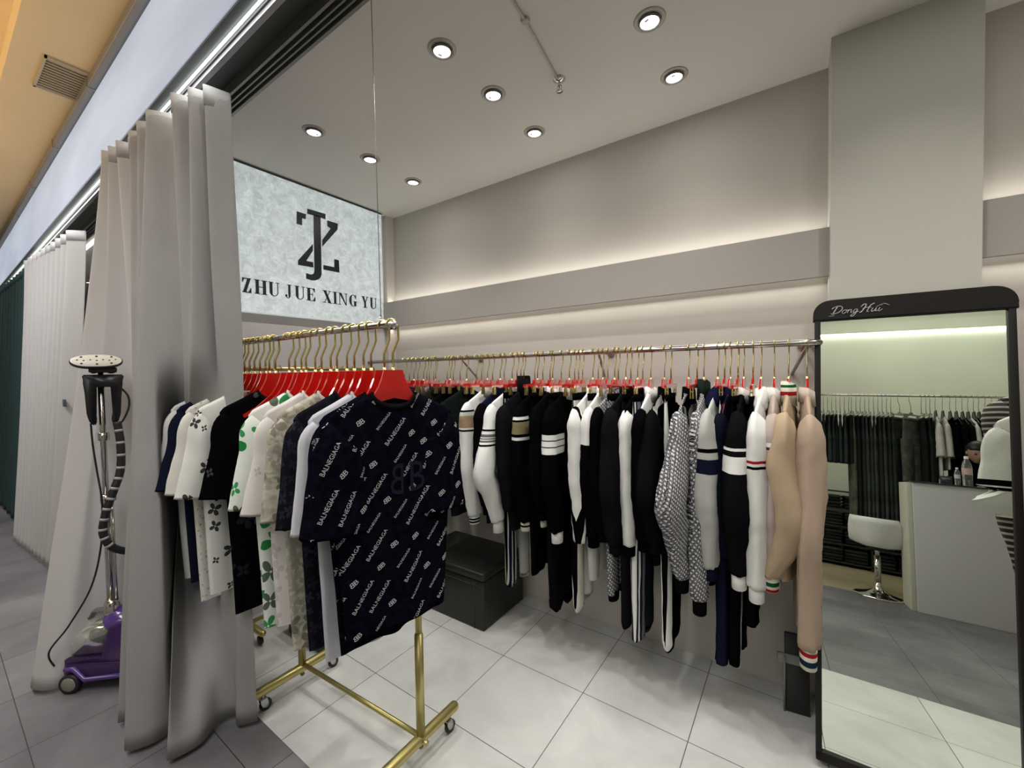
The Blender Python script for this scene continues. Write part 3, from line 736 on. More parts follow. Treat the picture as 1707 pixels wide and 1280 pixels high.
F = fabric
lv = floral('green_print', (.66,.70,.64), [(.02,.20,.05),(.04,.26,.09),(.09,.12,.09),(.03,.22,.07)], scale=10.5, size=.55)
greyfl = floral('grey_print', (.50,.47,.38), [(.22,.19,.15),(.30,.27,.22),(.17,.16,.13),(.34,.32,.27)], scale=13, size=.50, mottled=.45)
pinkw = floral('pale_print', (.62,.59,.56), [(.45,.42,.42),(.5,.46,.44)], scale=12, size=.4, thresh=.5)
dotw = floral('perforated', (.60,.59,.54), [(.2,.2,.18)], scale=42, size=.20)
blkfl = floral('dark_print', BLACK, [(.05,.05,.055),(.015,.015,.02)], scale=11, size=.4, thresh=.55)
blkjac = floral('black_jacquard', (.008,.008,.012), [(.022,.022,.034),(.016,.016,.026)], scale=26, size=.5)
wbp = floral('white_black_print', (.66,.66,.62), [(.05,.05,.05)], scale=16, size=.42, thresh=.5)
bal = mat('fabric_navy_black_velour', (.0042,.0038,.0078), rough=.85, spec=.0, vary=.45, vscale=45, bump=.3, bscale=300)
PRINT = mat('print_white', (.46,.46,.48), rough=.7)
TS = [ # hook, body material, sleeve, collar, hem z, phase, yaw deg, W, label
 (-1.12, bal, None, F('rib_black',(.006,.006,.007)), -1.005, .4, -13, .225, 'black t-shirt with slanted BALNEGIAGA lettering all over, frontmost on the rail facing the camera'),
 (-1.165, bal, None, F('rib_black',BLACK), -1.05, 1.7, -7, .225, 'black lettered t-shirt pressed right behind the frontmost one, only its sleeve and low corner showing'),
 (-1.237, F('pale_grey',(.52,.52,.56)), None, None, -1.09, 2.2, -4, .225, 'plain pale grey t-shirt just behind the black lettered ones, wide smooth sleeve'),
 (-1.335, blkjac, None, None, -1.09, 3.3, -3, .222, 'black textured t-shirt between the pale grey one and the beige flower print'),
 (-1.445, greyfl, None, F('cream',(.62,.60,.54)), -1.13, 4.4, -2, .222, 'beige and grey flower-print t-shirt, washed brown at the hem'),
 (-1.55, pinkw, None, F('offwhite',(.70,.68,.65)), -1.08, 5.2, -2, .218, 'off-white pale-print t-shirt squeezed between the beige and the green flower prints'),
 (-1.665, lv, None, F('white_tee',WHITE), -1.12, 6.6, -1, .220, 'white t-shirt with large green and grey four-petal flowers'),
 (-1.92, blkfl, None, F('rib_black',BLACK), -1.15, 7.4, 0, .222, 'wide black t-shirt with tiny dark grey marks, left of the green flower print'),
 (-2.01, wbp, None, None, -1.07, 8.1, 0, .218, 'white t-shirt with small black scribble print, mostly hidden by the wide black one'),
 (-2.12, dotw, F('cream_tee',(.60,.59,.54)), None, -1.13, 9.3, 2, .222, 'cream t-shirt with broad sleeves and fine perforated dots on its body'),
 (-2.225, F('navy_tee',(.008,.010,.022)), None, None, -1.08, 10.1, 2, .222, 'navy t-shirt, second from the grey curtain'),
 (-2.30, F('white_tee2',(.62,.62,.60)), None, None, -1.08, 11.2, 3, .222, 'white t-shirt nearest the grey curtain, farthest left on the rail')]
bodies = []
for i, (x, mb, ms, mc, zh, ph, yaw, W_, lab) in enumerate(TS):
    t, body = tshirt((x, FR_Y-(.055 if i > 7 else 0), FR_Z), RAD(yaw), lab, mb, ms, mc, zh=zh, ph=ph, W=W_, wh=.178 if i < 2 else .19, amp=.010 if i else .007, T=.020 if i < 2 else .026, slant=.0, near=-.015 if i < 5 else -.035)
    bodies.append((t, body))
    lb = 'translucent red hanger with gold hook holding the ' + lab.split(',')[0].replace('pressed right behind the frontmost one','') 
    if i == 0: RH.location = (x, FR_Y, FR_Z); RH.rotation_euler = (0,0,RAD(yaw)); RH['label'] = 'translucent red hanger in the frontmost black lettered t-shirt, nearest the wire'; RH['group'] = 'red hangers on the front rail'
    else: hanger_copy(RH, (x, FR_Y, FR_Z), RAD(yaw), ' '.join(lb.split()[:16]), 'red hangers on the front rail')
for k, x in enumerate([-1.28,-1.38,-1.486,-1.595,-1.70,-1.75,-1.80,-1.925,-1.975,-2.065,-2.17,-2.265]):
    o = hanger_copy(RH, (x, FR_Y, FR_Z), RAD((-3,2,-2,1,3,-2)[k%6]), 'bare translucent red hanger squeezed between the t-shirts of the front rail', 'bare red hangers on the front rail')
# lettering of the two black shirts
def slanted(y0, y1, z0, z1, ang, rng, step=(.056,.058)):
    it = []; row = 0; z = z1+.1
    ca, sa = cos(RAD(ang)), sin(RAD(ang))
    nx = 16; 
    for r_ in range(-16, 22):
        off = r_*step[0]
        u = -.4 + (r_%2)*.11 + rng.random()*.03
        while u < .75:
            kind = (r_ + int(u*9)) % 3
            y = (y0) + u*ca - off*sa; z = z0 + u*sa + off*ca
            if kind == 0: s, sz, L_ = 'BALNEGIAGA', .0195, .125
            elif kind == 1: s, sz, L_ = 'BALNEGIAGA', .0125, .083
            else: s, sz, L_ = 'B', .024, .050
            if y0-.06 < y < y1+.05 and z0-.05 < z < z1+.05:
                if s == 'B':
                    it.append(('B', y, z, .024, ang-22, 1.15)); it.append(('B', y+.003*ca, z+.001, .024, ang-22, -1.15))
                else: it.append((s, y, z, sz, ang, .92))
            u += L_+.026
    return it
rng = random.Random(3)
for k in (0, 1):
    t_, body = bodies[k]
    press(body, slanted(-.22, .22, -1.0, -.24, 52, rng), PRINT)
    for ch in t_.children:
        if ch.name.startswith('sleeve'): press(ch, slanted(-.30, .30, -.70, -.28, 62 if min(v.co.y for v in ch.data.vertices) < -.2 else 58, rng), PRINT)
# raised BB patch on the chest of the front shirt
t_, body = bodies[0]
press(body, [('B', .032, -.565, .15, 0, .85), ('B', .022, -.565, .15, 0, -.62)], mat('patch_navy', (.009,.010,.026), rough=.8, spec=.1), lift=.004)

# ---------------------------------------------------------------- gold rack standing under the t-shirts
t = thing('garment_rack', 'gold rolling garment rack with round feet standing under the t-shirts', 'clothes rack', (-1.59, 1.04, 0))
xl, xr = -1.976+1.59, -1.202+1.59
for (x, y0, y1, yc, lab) in ((xl,-.235,.165,-.02,None),(xr,-.235,.215,.03,None)):
    b = NB(); capsule(b, (x,y0,.092), (x,y1,.092), .0205, 18); obj('foot_bar', b, GOLD, t)
    b = NB(); tube(b, [(x,yc,.10),(x,yc,.50)], .0165, 18); lathe(b, [(.0165,.50),(.0145,.506),(.0125,.507)], c=(x,yc,0), n=18); obj('lower_post', b, GOLD, t)
    b = NB(); tube(b, [(x,yc,.50),(x,yc,1.36)], .0125, 16); obj('upper_post', b, GOLD, t)
    b = NB(); tube(b, [(x-.0,yc,.075),(x,yc,.052)], .006, 10); lathe(b, [(.010,.062),(.010,.056)], c=(x,yc,0), n=6); obj('bolt', b, GOLD, t)
    for yy in (y0+.035, y1-.035):
        b = NB(); tube(b, [(x,yy,.075),(x,yy,.058)], .006, 10); prism(b, [(-.014,.058),(.014,.058),(.020,.034),(.006,.022),(-.004,.022),(-.012,.04)], -.011, -.009, f=lambda u,v,w: (x+w, yy+u, v)); prism(b, [(-.014,.058),(.014,.058),(.020,.034),(.006,.022),(-.004,.022),(-.012,.04)], .009, .011, f=lambda u,v,w: (x+w, yy+u, v)); bx(b, x-.011,x+.011,yy-.014,yy+.014,.056,.060)
        cs = obj('caster', b, mat('caster_steel', (.5,.5,.5), rough=.25, metal=1), t, False)
        b = NB(); lathe(b, [(.010,-.008),(.024,-.008),(.0255,-.005),(.0255,.005),(.024,.008),(.010,.008)], c=(x,yy+.010,.0258), n=26, axis='x'); obj('tyre', b, mat('tyre_black', (.01,.01,.01), rough=.5), cs)
        b = NB(); lathe(b, [(.002,-.0095),(.011,-.009),(.012,-.004),(.012,.004),(.011,.009),(.002,.0095)], c=(x,yy+.010,.0258), n=20, axis='x'); obj('hub', b, mat('hub_grey', (.45,.45,.45), rough=.3), cs)
b = NB(); tube(b, [(xl,-.015,.105),(xr,.025,.105)], .010, 14); obj('crossbar', b, GOLD, t)
b = NB(); tube(b, [(xl,-.02,1.35),(xr,.03,1.35)], .0125, 14); obj('top_bar', b, GOLD, t)
b = NB(); tube(b, [(xr+.0,.03,.092),(xr+.032,.030,.088)], .005, 10); lathe(b, [(.009,.028),(.010,.034),(.006,.038)], c=(xr,.03,.088), n=12, axis='x'); obj('knob', b, GOLD, t)

# ---------------------------------------------------------------- second gold rack along the left wall
t = thing('garment_rack', 'gold garment rack along the left wall behind the t-shirts, mostly hidden', 'clothes rack', (-2.62, 1.55, 0))
b = NB(); tube(b, [(0,-.55,1.55),(0,.40,1.55)], .0125, 14); obj('top_bar', b, GOLD, t)
for y in (-.50, .36):
    b = NB(); tube(b, [(0,y,.09),(0,y,1.54)], .0135, 14); obj('post', b, GOLD, t)
    b = NB(); capsule(b, (-.15,y,.075), (.17,y,.075), .018); obj('foot_bar', b, GOLD, t)
    for x in (-.12,.14):
        b = NB(); lathe(b, [(.004,-.009),(.024,-.008),(.026,0),(.024,.008),(.004,.009)], c=(x,y,.027), n=20, axis='y'); tube(b, [(x,y,.03),(x,y,.07)], .006, 8); obj('caster', b, BLACKPL, t)
b = NB(); tube(b, [(0,-.50,.075),(0,.36,.075)], .011, 12); obj('crossbar', b, GOLD, t)
CH = clip_hanger()
for k in range(9):
    y = 1.10+k*.085
    if k == 0:
        CH.location = (-2.62, y, 1.55); CH.rotation_euler = (0,0,RAD(90)); o = CH
    else: o = hanger_copy(CH, (-2.62, y, 1.55), RAD(90+(-4,3,0,5,-2)[k%5]), '', '')
    o['label'] = 'red clip hanger on the low gold rail behind the t-shirts'; o['group'] = 'clip hangers on the second gold rack'
for k in range(5):
    trousers((-2.62, 1.185+k*.14, 1.55), RAD(90+(3,-3,2,0,4)[k%5]), 'black shorts hanging on the low gold rack behind the t-shirts', F('black_a', BLACK), zh=-.80, ph=20+k, group='black shorts on the second gold rack', name='shorts', cat='shorts', wl=.085)
# ---------------------------------------------------------------- black storage boxes by the walls
def chest(name, loc, sx, sy, sz, lab, rz=0):
    t = thing(name, lab, 'box', loc, rz)
    leather = mat('black_leatherette', (.013,.014,.013), rough=.42, spec=.4, bump=.25, bscale=140)
    b = NB(); bx(b, -sx/2, sx/2, -sy/2, sy/2, 0, sz-.05, bev=.012); obj('body', b, leather, t)
    b = NB(); bx(b, -sx/2-.006, sx/2+.006, -sy/2-.006, sy/2+.006, sz-.048, sz, bev=.014); obj('lid', b, leather, t)
    b = NB()
    for e in (-1,1): tube(b, [(e*(sx/2-.07),-sy/2-.001,.0),(e*(sx/2-.07),-sy/2-.001,sz-.06)], .002, 6)
    tube(b, [(-sx/2+.02,-sy/2-.001,sz-.08),(sx/2-.02,-sy/2-.001,sz-.08)], .002, 6); obj('seam', b, mat('seam_dark', (.03,.03,.03), rough=.6), t)
chest('storage_box', (-1.80, 2.04, 0), .60, .42, .34, 'black leatherette storage box on the floor in the corner behind the rack')
chest('storage_box', (-2.285, 1.50, 0), .34, .62, .30, 'low black box under the second gold rack, seen left of the gold post')
# ================================================================ WALL RAIL
WR_Y, WR_Z = 2.055, 1.606
t = thing('hanging_rail', 'long chrome hanging rail bracketed to the back wall over the jackets', 'rail', (-1.4, WR_Y, WR_Z))
b = NB(); tube(b, [(-1.42,0,0),(1.42,0,0),(1.447,.006,0),(1.462,.022,0),(1.467,.05,0),(1.467,.246,0)], .0135, 16); obj('bar', b, CHROME, t)
b = NB(); lathe(b, [(.03,.249),(.03,.243),(.016,.238)], c=(1.467,0,0), n=20, axis='y'); obj('end_flange', b, CHROME, t)
for x in (-1.904+1.4, -.93+1.4, -.02+1.4):
    b = NB(); tube(b, [(x+.03,.246,0),(x+.03,.0,0)], .008, 10); tube(b, [(x+.05,.02,-.005),(x-.01,.246,-.13)], .007, 10); lathe(b, [(.022,.249),(.022,.243),(.010,.236)], c=(x+.03,0,0), n=18, axis='y')
    obj('bracket', b, mat('bracket_steel', (.42,.38,.37), rough=.3, metal=.9), t)

CHW = clip_hanger(.145)
JH = red_hanger(.145, .165, .135)
used = []
def hang_j(x, rz, lab, first=[True]):
    lab = 'red hanger with gold hook in the ' + lab.split(',')[0]; lab = ' '.join(lab.split()[:16])
    if first[0]: first[0] = False; o = JH; o.location = (x,WR_Y,WR_Z); o.rotation_euler = (0,0,RAD(rz)); o['label'] = lab; o['group'] = 'red hangers in the wall-rail jackets'
    else: o = hanger_copy(JH, (x,WR_Y,WR_Z), RAD(rz), lab, 'red hangers in the wall-rail jackets')
    used.append(x)
def hang_c(x, rz, lab, grp, first=[True]):
    if first[0]: first[0] = False; o = CHW; o.location = (x,WR_Y,WR_Z); o.rotation_euler = (0,0,RAD(rz)); o['label'] = lab; o['group'] = grp
    else: o = hanger_copy(CHW, (x,WR_Y,WR_Z), RAD(rz), lab, grp)
    used.append(x)
CREAM = (.60,.57,.47); KHAKI = (.24,.20,.11); RED = (.30,.015,.02); GREEN = (.01,.07,.03); BEIGE = (.40,.305,.205)
BK = F('black_a', BLACK); BK2 = F('black_b', (.005,.005,.006)); CH_ = F('charcoal', (.0075,.0075,.0085)); WH = F('white', WHITE); OW = F('off_white', (.66,.65,.60))
GREYM = F('grey_melange', (.40,.40,.385), vary=.35); BG = F('beige', BEIGE); NV = F('navy', NAVY)
RIB = mat('rib_knit_black', (.004,.004,.0045), rough=.9, spec=.0)
OB = oblique('bw', (.010,.010,.014), (.60,.60,.62))
slv = {
 'brown': banded('white_khaki_band', WHITE, [(-.332,-.322,BLACK),(-.352,-.332,(.45,.50,.42)),(-.425,-.352,(.33,.24,.15)),(-.445,-.433,BLACK)]),
 'lines': banded('white_black_lines', WHITE, [(-.432,-.420,BLACK),(-.460,-.445,(.12,.12,.13)),(-.474,-.465,BLACK),(-.492,-.478,(.12,.12,.13)),(-.513,-.500,BLACK)]),
 'khaki': banded('black_khaki_band', BLACK, [(-.357,-.342,WHITE),(-.437,-.367,KHAKI),(-.467,-.452,WHITE)]),
 'block': banded('black_white_block', BLACK, [(-.452,-.426,WHITE),(-.482,-.457,WHITE),(-.520,-.487,WHITE)]),
 'greyb': banded('grey_navy_band', (.42,.42,.40), [(-.440,-.426,BLACK),(-.527,-.470,NAVY)]),
 'blackw': banded('black_white_bands', (.006,.006,.007), [(-.426,-.411,WHITE),(-.513,-.443,WHITE)]),
 'redb': banded('white_red_band', WHITE, [(-.465,-.456,RED),(-.491,-.477,BLACK)]),
 'cuff27': banded('cream_cuff_green_red', CREAM, [(-.952,-.938,GREEN),(-.978,-.965,RED)]),
 'cuff28': banded('cream_cuff_red_navy', CREAM, [(-1.192,-1.175,RED),(-1.226,-1.208,(.01,.03,.05))]),
 'coll27': banded('cream_collar_green_red', CREAM, [(-.185,-.170,GREEN),(-.215,-.201,RED)]),
 'cuffblk': banded('white_cuff_black_lines', WHITE, [(-.985,-.977,BLACK),(-1.003,-.995,BLACK)]),
 'panel': banded('white_then_black', BLACK, [(-.455,-.1,WHITE)]),
 'mauve': banded('mauve_stripe', (.40,.33,.30), [(-.40,-.385,WHITE),(-.415,-.40,(.10,.02,.03))]),
 'cuffcream': banded('cream_cuff_black', CREAM, [(-.955,-.945,BLACK)]),
}
L_ = [
 dict(x=-2.30, m=F('dark_navy',(.015,.016,.03)), lab='dark navy jacket at the far left end of the wall rail behind the lettered t-shirt'),
 dict(x=-2.20, m=F('lilac',(.36,.33,.40)), lab='lilac grey jacket near the left end of the wall rail, just a shoulder showing'),
 dict(x=-2.08, m=F('olive_black',(.016,.016,.012)), lab='olive black jacket right of the lilac shoulder on the wall rail'),
 dict(x=-1.94, m=BK, lab='plain black jacket second to the left of the white khaki-banded one'),
 dict(x=-1.795, m=F('green_black',(.008,.012,.010)), zh=-1.0, W=.225, lab='long greenish black jacket immediately left of the white one with a khaki sleeve band'),
 dict(x=-1.62, m=WH, s=slv['brown'], c=F('cream_c',CREAM), cf=slv['cuffblk'], slen=.735, lab='white jacket with a khaki and black sleeve band and black-lined cuffs'),
 dict(x=-1.52, m=NV, s=BK, zh=-.99, lab='black and navy jacket between the two white jackets'),
 dict(x=-1.43, m=WH, s=slv['lines'], elbow=.10, slen=.75, cuff=.075, cf=OW, lab='white jacket with five black and grey lines on a sleeve bulging at the elbow'),
 dict(x=-1.345, m=CH_, W=.21, zh=-1.0, collar=.095, slen=.60, cuff=0, lab='charcoal coat with a tall black collar beside the white lined sleeve'),
 dict(x=-1.25, m=BK, s=slv['khaki'], cf=slv['cuffcream'], slen=.70, lab='black jacket with white edged khaki sleeve band and cream cuff'),
 dict(x=-1.15, m=RIB, s=BK, hb=(.04, F('cream_hem', CREAM)), c=WH, zh=-.90, slen=.62, lab='black ribbed jacket with a white collar and cream hem band'),
 dict(x=-1.045, m=BK, s=slv['block'], c=WH, cf=WH, slen=.725, cuff=.065, lab='black jacket with a white zigzag-lined block on the sleeve and white cuff'),
 dict(x=-.905, m=WH, s=banded('white_side_stripe', WHITE, [(-.222,-.205,BLACK),(-.190,-.170,(.06,.06,.06))], axis='y', lo=-.4, hi=.4), slen=.68, cuff=0, W=.215, lab='white jacket with black lengthwise side stripes between black jackets'),
 dict(x=-.85, m=slv['panel'], s=slv['panel'], cf=BK, slen=.70, lab='jacket white to the chest and black below, right of the striped white one'),
 dict(x=-.785, m=OB, s=BK, zh=-.93, lab='black jacket with a sliver of slanted white pattern on its front'),
 dict(x=-.725, m=CH_, zh=-1.0, W=.215, slen=.70, lab='wide plain black coat left of the white-shouldered jacket'),
 dict(x=-.665, m=BK, s=WH, sr=.8, slen=.70, cf=BK, zh=-.97, lab='black jacket with white raglan sleeves and white shoulder'),
 dict(x=-.600, m=WH, s=BK, zh=-.90, cf=BK, lab='white-bodied jacket with a black sleeve, squeezed beside the piped track jacket'),
 dict(x=-.535, m=BK, s=BK2, T=.032, zh=-.93, hb=(.065, RIB), elbow=.08, pip=[('white_yoke',[(-.075,-.235),(-.155,-.262),(-.178,-.33),(-.178,-.40)],.038,WH),('piping',[(-.04,-.26),(-.10,-.38),(-.13,-.55),(-.135,-.72),(-.13,-.90)],.007,WH)], lab='black track jacket with white shoulder stripe, white piping and ribbed hem'),
 dict(x=-.425, m=OB, s=OB, c=BK, cf=RIB, T=.034, W=.21, elbow=.10, ex=-.02, bulk=1.15, slen=.80, cuff=.075, zh=-.90, pip=[('side_panel',[(-.02,-.225),(-.13,-.27),(-.155,-.40),(-.13,-.58),(-.10,-.78)],.060,BK),('grey_stripe',[(-.035,-.222),(-.135,-.262),(-.145,-.40),(-.115,-.58),(-.085,-.78)],.022,F('stripe_grey',(.16,.16,.17)))], lab='black and white slanted-pattern jacket with black panel and grey stripe down the front'),
 dict(x=-.360, m=OB, s=OB, c=F('olive_collar',(.012,.02,.014)), cf=RIB, slen=.88, cuff=.07, zh=-.92, collar=.07, lab='patterned black and white jacket with long sleeve and black cuff, left of the grey one'),
 dict(x=-.302, m=GREYM, s=slv['greyb'], c=NV, cf=NV, hood=True, slen=.715, cuff=.06, sr=1.08, bulk=1.15, lab='light grey jacket with black and navy sleeve bands and a navy hood'),
 dict(x=-.252, m=NV, s=F('navy_b',(.006,.007,.014)), zh=-.95, bulk=.6, sr=.8, W=.19, T=.02, lab='thin navy jacket between the grey hooded one and the black white-banded one'),
 dict(x=-.200, m=BK2, s=slv['blackw'], c=OW, cf=WH, slen=.725, cuff=.07, sr=1.08, bulk=1.15, hood=False, lab='black jacket with broad white sleeve bands and a white cuff'),
 dict(x=-.135, m=WH, s=slv['redb'], c=WH, hood=True, slen=.76, cuff=.065, sr=1.05, lab='white hooded jacket with thin red and black sleeve lines'),
 dict(x=-.088, bulk=.7, W=.19, m=slv['mauve'], s=slv['mauve'], c=OW, hood=False, slen=.70, lab='mauve beige jacket with a thin striped chest between the white hood and beige jacket'),
 dict(x=-.038, m=BG, s=BG, c=slv['coll27'], cf=slv['cuff27'], hood=False, elbow=.02, ex=.055, sx=-.045, bulk=1.3, slen=.70, cuff=.065, collar=.06, sr=1.1, T=.034, lab='beige track jacket with green and red striped collar and cuffs'),
 dict(x=.024, m=F('rose_beige',(.385,.29,.22)), s=F('rose_beige',(.385,.29,.22)), c=F('rose_collar',(.50,.42,.36)), cf=slv['cuff28'], slen=.965, cuff=.085, zh=-1.15, sr=.98, lab='long rose beige jacket at the right end of the wall rail, red and navy cuff'),
]
for i, d in enumerate(L_):
    rz = ((i*37) % 7 - 3)*1.1
    if d['x'] > -.30: rz = (-2, 1, -3, 2, -5, -1)[i % 6]
    cf = d.get('cf') or d.get('s') or d['m']
    t = jacket((d['x'], WR_Y, WR_Z), RAD(rz), d['lab'], d['m'], d.get('s'), d.get('c'), cf, W=d.get('W', .205), zh=d.get('zh', -.93), ph=i*1.37, slen=d.get('slen', .66),
               collar=d.get('collar', .035), elbow=d.get('elbow', ((i*5) % 4)*.012), cuff=d.get('cuff', .055), hemband=d.get('hb'), T=d.get('T', .034), hood=d.get('hood', False), sr=d.get('sr', .97)*1.12, amp=.009, piping=d.get('pip'), sx=d.get('sx',0.), ex=d.get('ex',0.), bulk=d.get('bulk',1.))
    hang_j(d['x'], rz, d['lab'])

STR = lambda n, base, bands: banded(n, base, bands, axis='y', lo=-.4, hi=.4)
TR = [
 (-1.395,-1.33,STR('white_navy_pants', (.50,.50,.46), [(-.13,-.11,BLACK),(-.105,-.085,NAVY),(-.075,-.06,BLACK)]),.055,None,'white trousers with navy and black side stripes below the charcoal coat'),
 (-1.215,-1.215,BK,.080,None,'wide black trousers under the khaki-banded jacket'),
 (-1.095,-1.36,BK2,.085,None,'long black trousers under the ribbed black jacket'),
 (-.965,-1.33,STR('white_black_pants', (.66,.65,.60), [(-.40,-.115,BLACK)]),.065,None,'white trousers with a black side panel under the white striped jacket'),
 (-.875,-1.17,F('pale_pants',(.50,.50,.46)),.050,None,'short pale trousers showing between the black jackets'),
 (-.765,-1.21,OB,.060,BK,'slanted-pattern trousers with black hem'),
 (-.700,-1.325,CH_,.070,None,'charcoal trousers under the white-shouldered jacket'),
 (-.640,-1.388,STR('striped_pants', (.020,.021,.03), [(-.135,-.12,WHITE),(-.11,-.10,WHITE),(-.085,-.045,(.20,.20,.26)),(-.030,-.015,WHITE)]),.070,None,'navy trousers with several white side stripes, lowest hem of the rail'),
 (-.505,-1.355,STR('black_white_pants', BLACK, [(-.135,-.100,WHITE)]),.085,None,'black trousers with one white stripe below the ribbed hem'),
 (-.275,-1.372,STR('navy_white_pants', NAVY, [(-.15,-.115,WHITE),(-.08,-.06,BLACK)]),.045,None,'narrow navy trousers with a white edge under the grey jacket'),
 (-.222,-1.346,STR('black_white_pants2', BLACK, [(-.075,-.035,WHITE)]),.045,None,'narrow black trousers with white stripe under the white-banded jacket'),
 (-.165,-1.165,BK,.055,None,'short black trousers between the white-banded and the white hooded jackets'),
]
for i, (x, zh, m, wl, cf, lab) in enumerate(TR):
    trousers((x, WR_Y-.02, WR_Z), RAD(((i*3)%5-2)*1.5), lab, m, BK, zw=-.215, zh=zh, wl=wl, W=.14, T=.024, ph=i*2.1, cuff=cf, sep=.07)
    hang_c(x, ((i*3)%5-2)*1.5, 'red clip hanger with gold clips behind the jackets of the wall rail', 'clip hangers on the wall rail')
WH_X = [-2.4,-2.348,-2.297,-2.259,-2.215,-2.166,-2.142,-2.098,-2.066,-1.969,-1.914,-1.852,-1.781,-1.71,-1.67,-1.58,-1.531,-1.49,-1.416,-1.366,-1.332,-1.269,-1.223,-1.167,-1.109,-1.013,-.989,-.954,-.919,-.866,-.822,-.792,-.735,-.704,-.658,-.631,-.585,-.548,-.511,-.496,-.438,-.413,-.389,-.294,-.277,-.223,-.211,-.159,-.1,-.041,.029]
n_ = 0
for x in WH_X:
    if min(abs(x-u) for u in used) < .016: continue
    n_ += 1; hang_c(x, ((n_*5)%7-3)*1.4, 'red clip hanger with gold clips behind the jackets of the wall rail', 'clip hangers on the wall rail')

# ================================================================ CURTAINS
def curtain(name, lab, cat, top, bot, ztop, zbot, m, nseg=170, rows=44, ease=1.2, tape=None, thick=.002, loc=None, rings=0, hemdz=0, push=None):
    loc = loc or (sum(p[0] for p in top)/len(top), sum(p[1] for p in top)/len(top), 0)
    t = thing(name, lab, cat, loc)
    A = spline([(p[0]-loc[0],p[1]-loc[1],0) for p in top], nseg); B_ = spline([(p[0]-loc[0],p[1]-loc[1],0) for p in bot], nseg)
    b = NB(); G = []
    for j in range(rows+1):
        v = j/rows; k = v**ease; row = []
        for i in range(nseg):
            p = A[i]*(1-k)+B_[i]*k
            z = ztop+(zbot-ztop)*v + hemdz*v*noise.noise(Vector((i*.05,3,0)))
            nz = noise.noise(Vector((i*.045, v*2.2, 5)))*.012*sin(pi*v)
            dx, dy = push(p.x+loc[0], p.y+loc[1], z) if push else (0,0)
            row.append(b.verts.new((p.x+nz+dx, p.y+nz+dy, z)))
        G.append(row)
    for j in range(rows):
        for i in range(nseg-1): b.faces.new((G[j][i],G[j+1][i],G[j+1][i+1],G[j][i+1]))
    o = obj('drape', b, m, t)
    md = o.modifiers.new('thick','SOLIDIFY'); md.thickness = thick
    b = NB()
    for (za, zb, off) in ((ztop+.004, ztop-.085, .0025),(zbot+.012, zbot-.002, .0025)):
        pass
    rows_ = []
    for z in (ztop+.003, ztop-.08):
        rows_.append([b.verts.new((A[i].x, A[i].y-.0035, z)) for i in range(nseg)])
    for i in range(nseg-1): b.faces.new((rows_[0][i],rows_[1][i],rows_[1][i+1],rows_[0][i+1]))
    o = obj('heading_tape', b, tape or m, t); md = o.modifiers.new('thick','SOLIDIFY'); md.thickness = .002
    return t
def zig(x0, y0, x1, y1, n, amp):
    return [(x0+(x1-x0)*i/n + (.012 if i%2 else -.012), y0+(y1-y0)*i/n + (amp if i%2 else -amp)) for i in range(n+1)]
GC = mat('grey_curtain_cloth', (.305,.30,.295), rough=.8, spec=.2, bump=.5, bscale=420, vary=.06, vscale=3)
GCT = mat('grey_curtain_tape', (.40,.39,.40), rough=.7)
def sheer(name, col, a):
    m = mat(name, col, rough=.8, spec=.15, bump=.2, bscale=300)
    nt = m.node_tree; N, L = nt.nodes, nt.links; bs = N['Principled BSDF']; out = [n for n in N if n.type == 'OUTPUT_MATERIAL'][0]
    tl = N.new('ShaderNodeBsdfTranslucent'); tl.inputs[0].default_value = (*col,1); mx = N.new('ShaderNodeMixShader'); mx.inputs[0].default_value = a
    L.new(bs.outputs[0], mx.inputs[1]); L.new(tl.outputs[0], mx.inputs[2]); L.new(mx.outputs[0], out.inputs['Surface']); return m
WC = sheer('white_curtain_cloth', (.70,.69,.69), .35)
WC2 = sheer('white_curtain_cloth_b', (.64,.64,.645), .35)
GRN = mat('green_curtain_cloth', (.018,.050,.052), rough=.8, bump=.2, bscale=300)
def sweep(x, y, z):
    # the free edge is swept back behind the sleeves of the first t-shirts
    q = max(0, min(1, (-x/y < 9) and (3.95+x/y)/.60)); q = q*q*(3-2*q)
    h = max(0, min(1, (1.60-z)*2.4)) * max(0, min(1, (z-.03)*1.7)); h = h*h*(3-2*h)
    k = max(0, .742/y-1)*q*h
    return x*k, y*k
curtain('grey_curtain', 'heavy grey curtain bunched in deep pleats at the shop opening', 'curtain',
  [(-2.74,.655),(-2.70,.625),(-2.64,.675),(-2.57,.625),(-2.50,.69),(-2.43,.625),(-2.36,.71),(-2.27,.74),(-2.20,.65),(-2.15,.75),(-2.10,.68),(-2.06,.77),(-2.03,.71),(-2.01,.78),(-2.005,.80)],
  [(-2.47,.60),(-2.44,.52),(-2.41,.445),(-2.36,.52),(-2.28,.55),(-2.215,.425),(-2.155,.49),(-2.16,.60),(-2.10,.64),(-2.015,.505),(-1.985,.60),(-2.04,.69),(-2.02,.745),(-1.96,.73),(-1.915,.79)],
  2.715, .02, GC, nseg=230, ease=1.0, tape=GCT, hemdz=0, push=sweep)
curtain('white_curtain', 'sheer white curtain next to the grey one, its free edge swept out behind the steamer', 'curtain',
  [(-3.10,.60),(-3.07,.66),(-3.04,.59),(-3.00,.67),(-2.96,.60),(-2.92,.68),(-2.86,.61),(-2.82,.70),(-2.78,.64),(-2.76,.70)],
  [(-3.10,.35),(-3.09,.28),(-3.01,.265),(-2.92,.33),(-2.93,.46),(-2.90,.60),(-2.80,.68),(-2.72,.62),(-2.66,.70),(-2.58,.66)],
  2.715, .025, WC, nseg=170, ease=1.15)
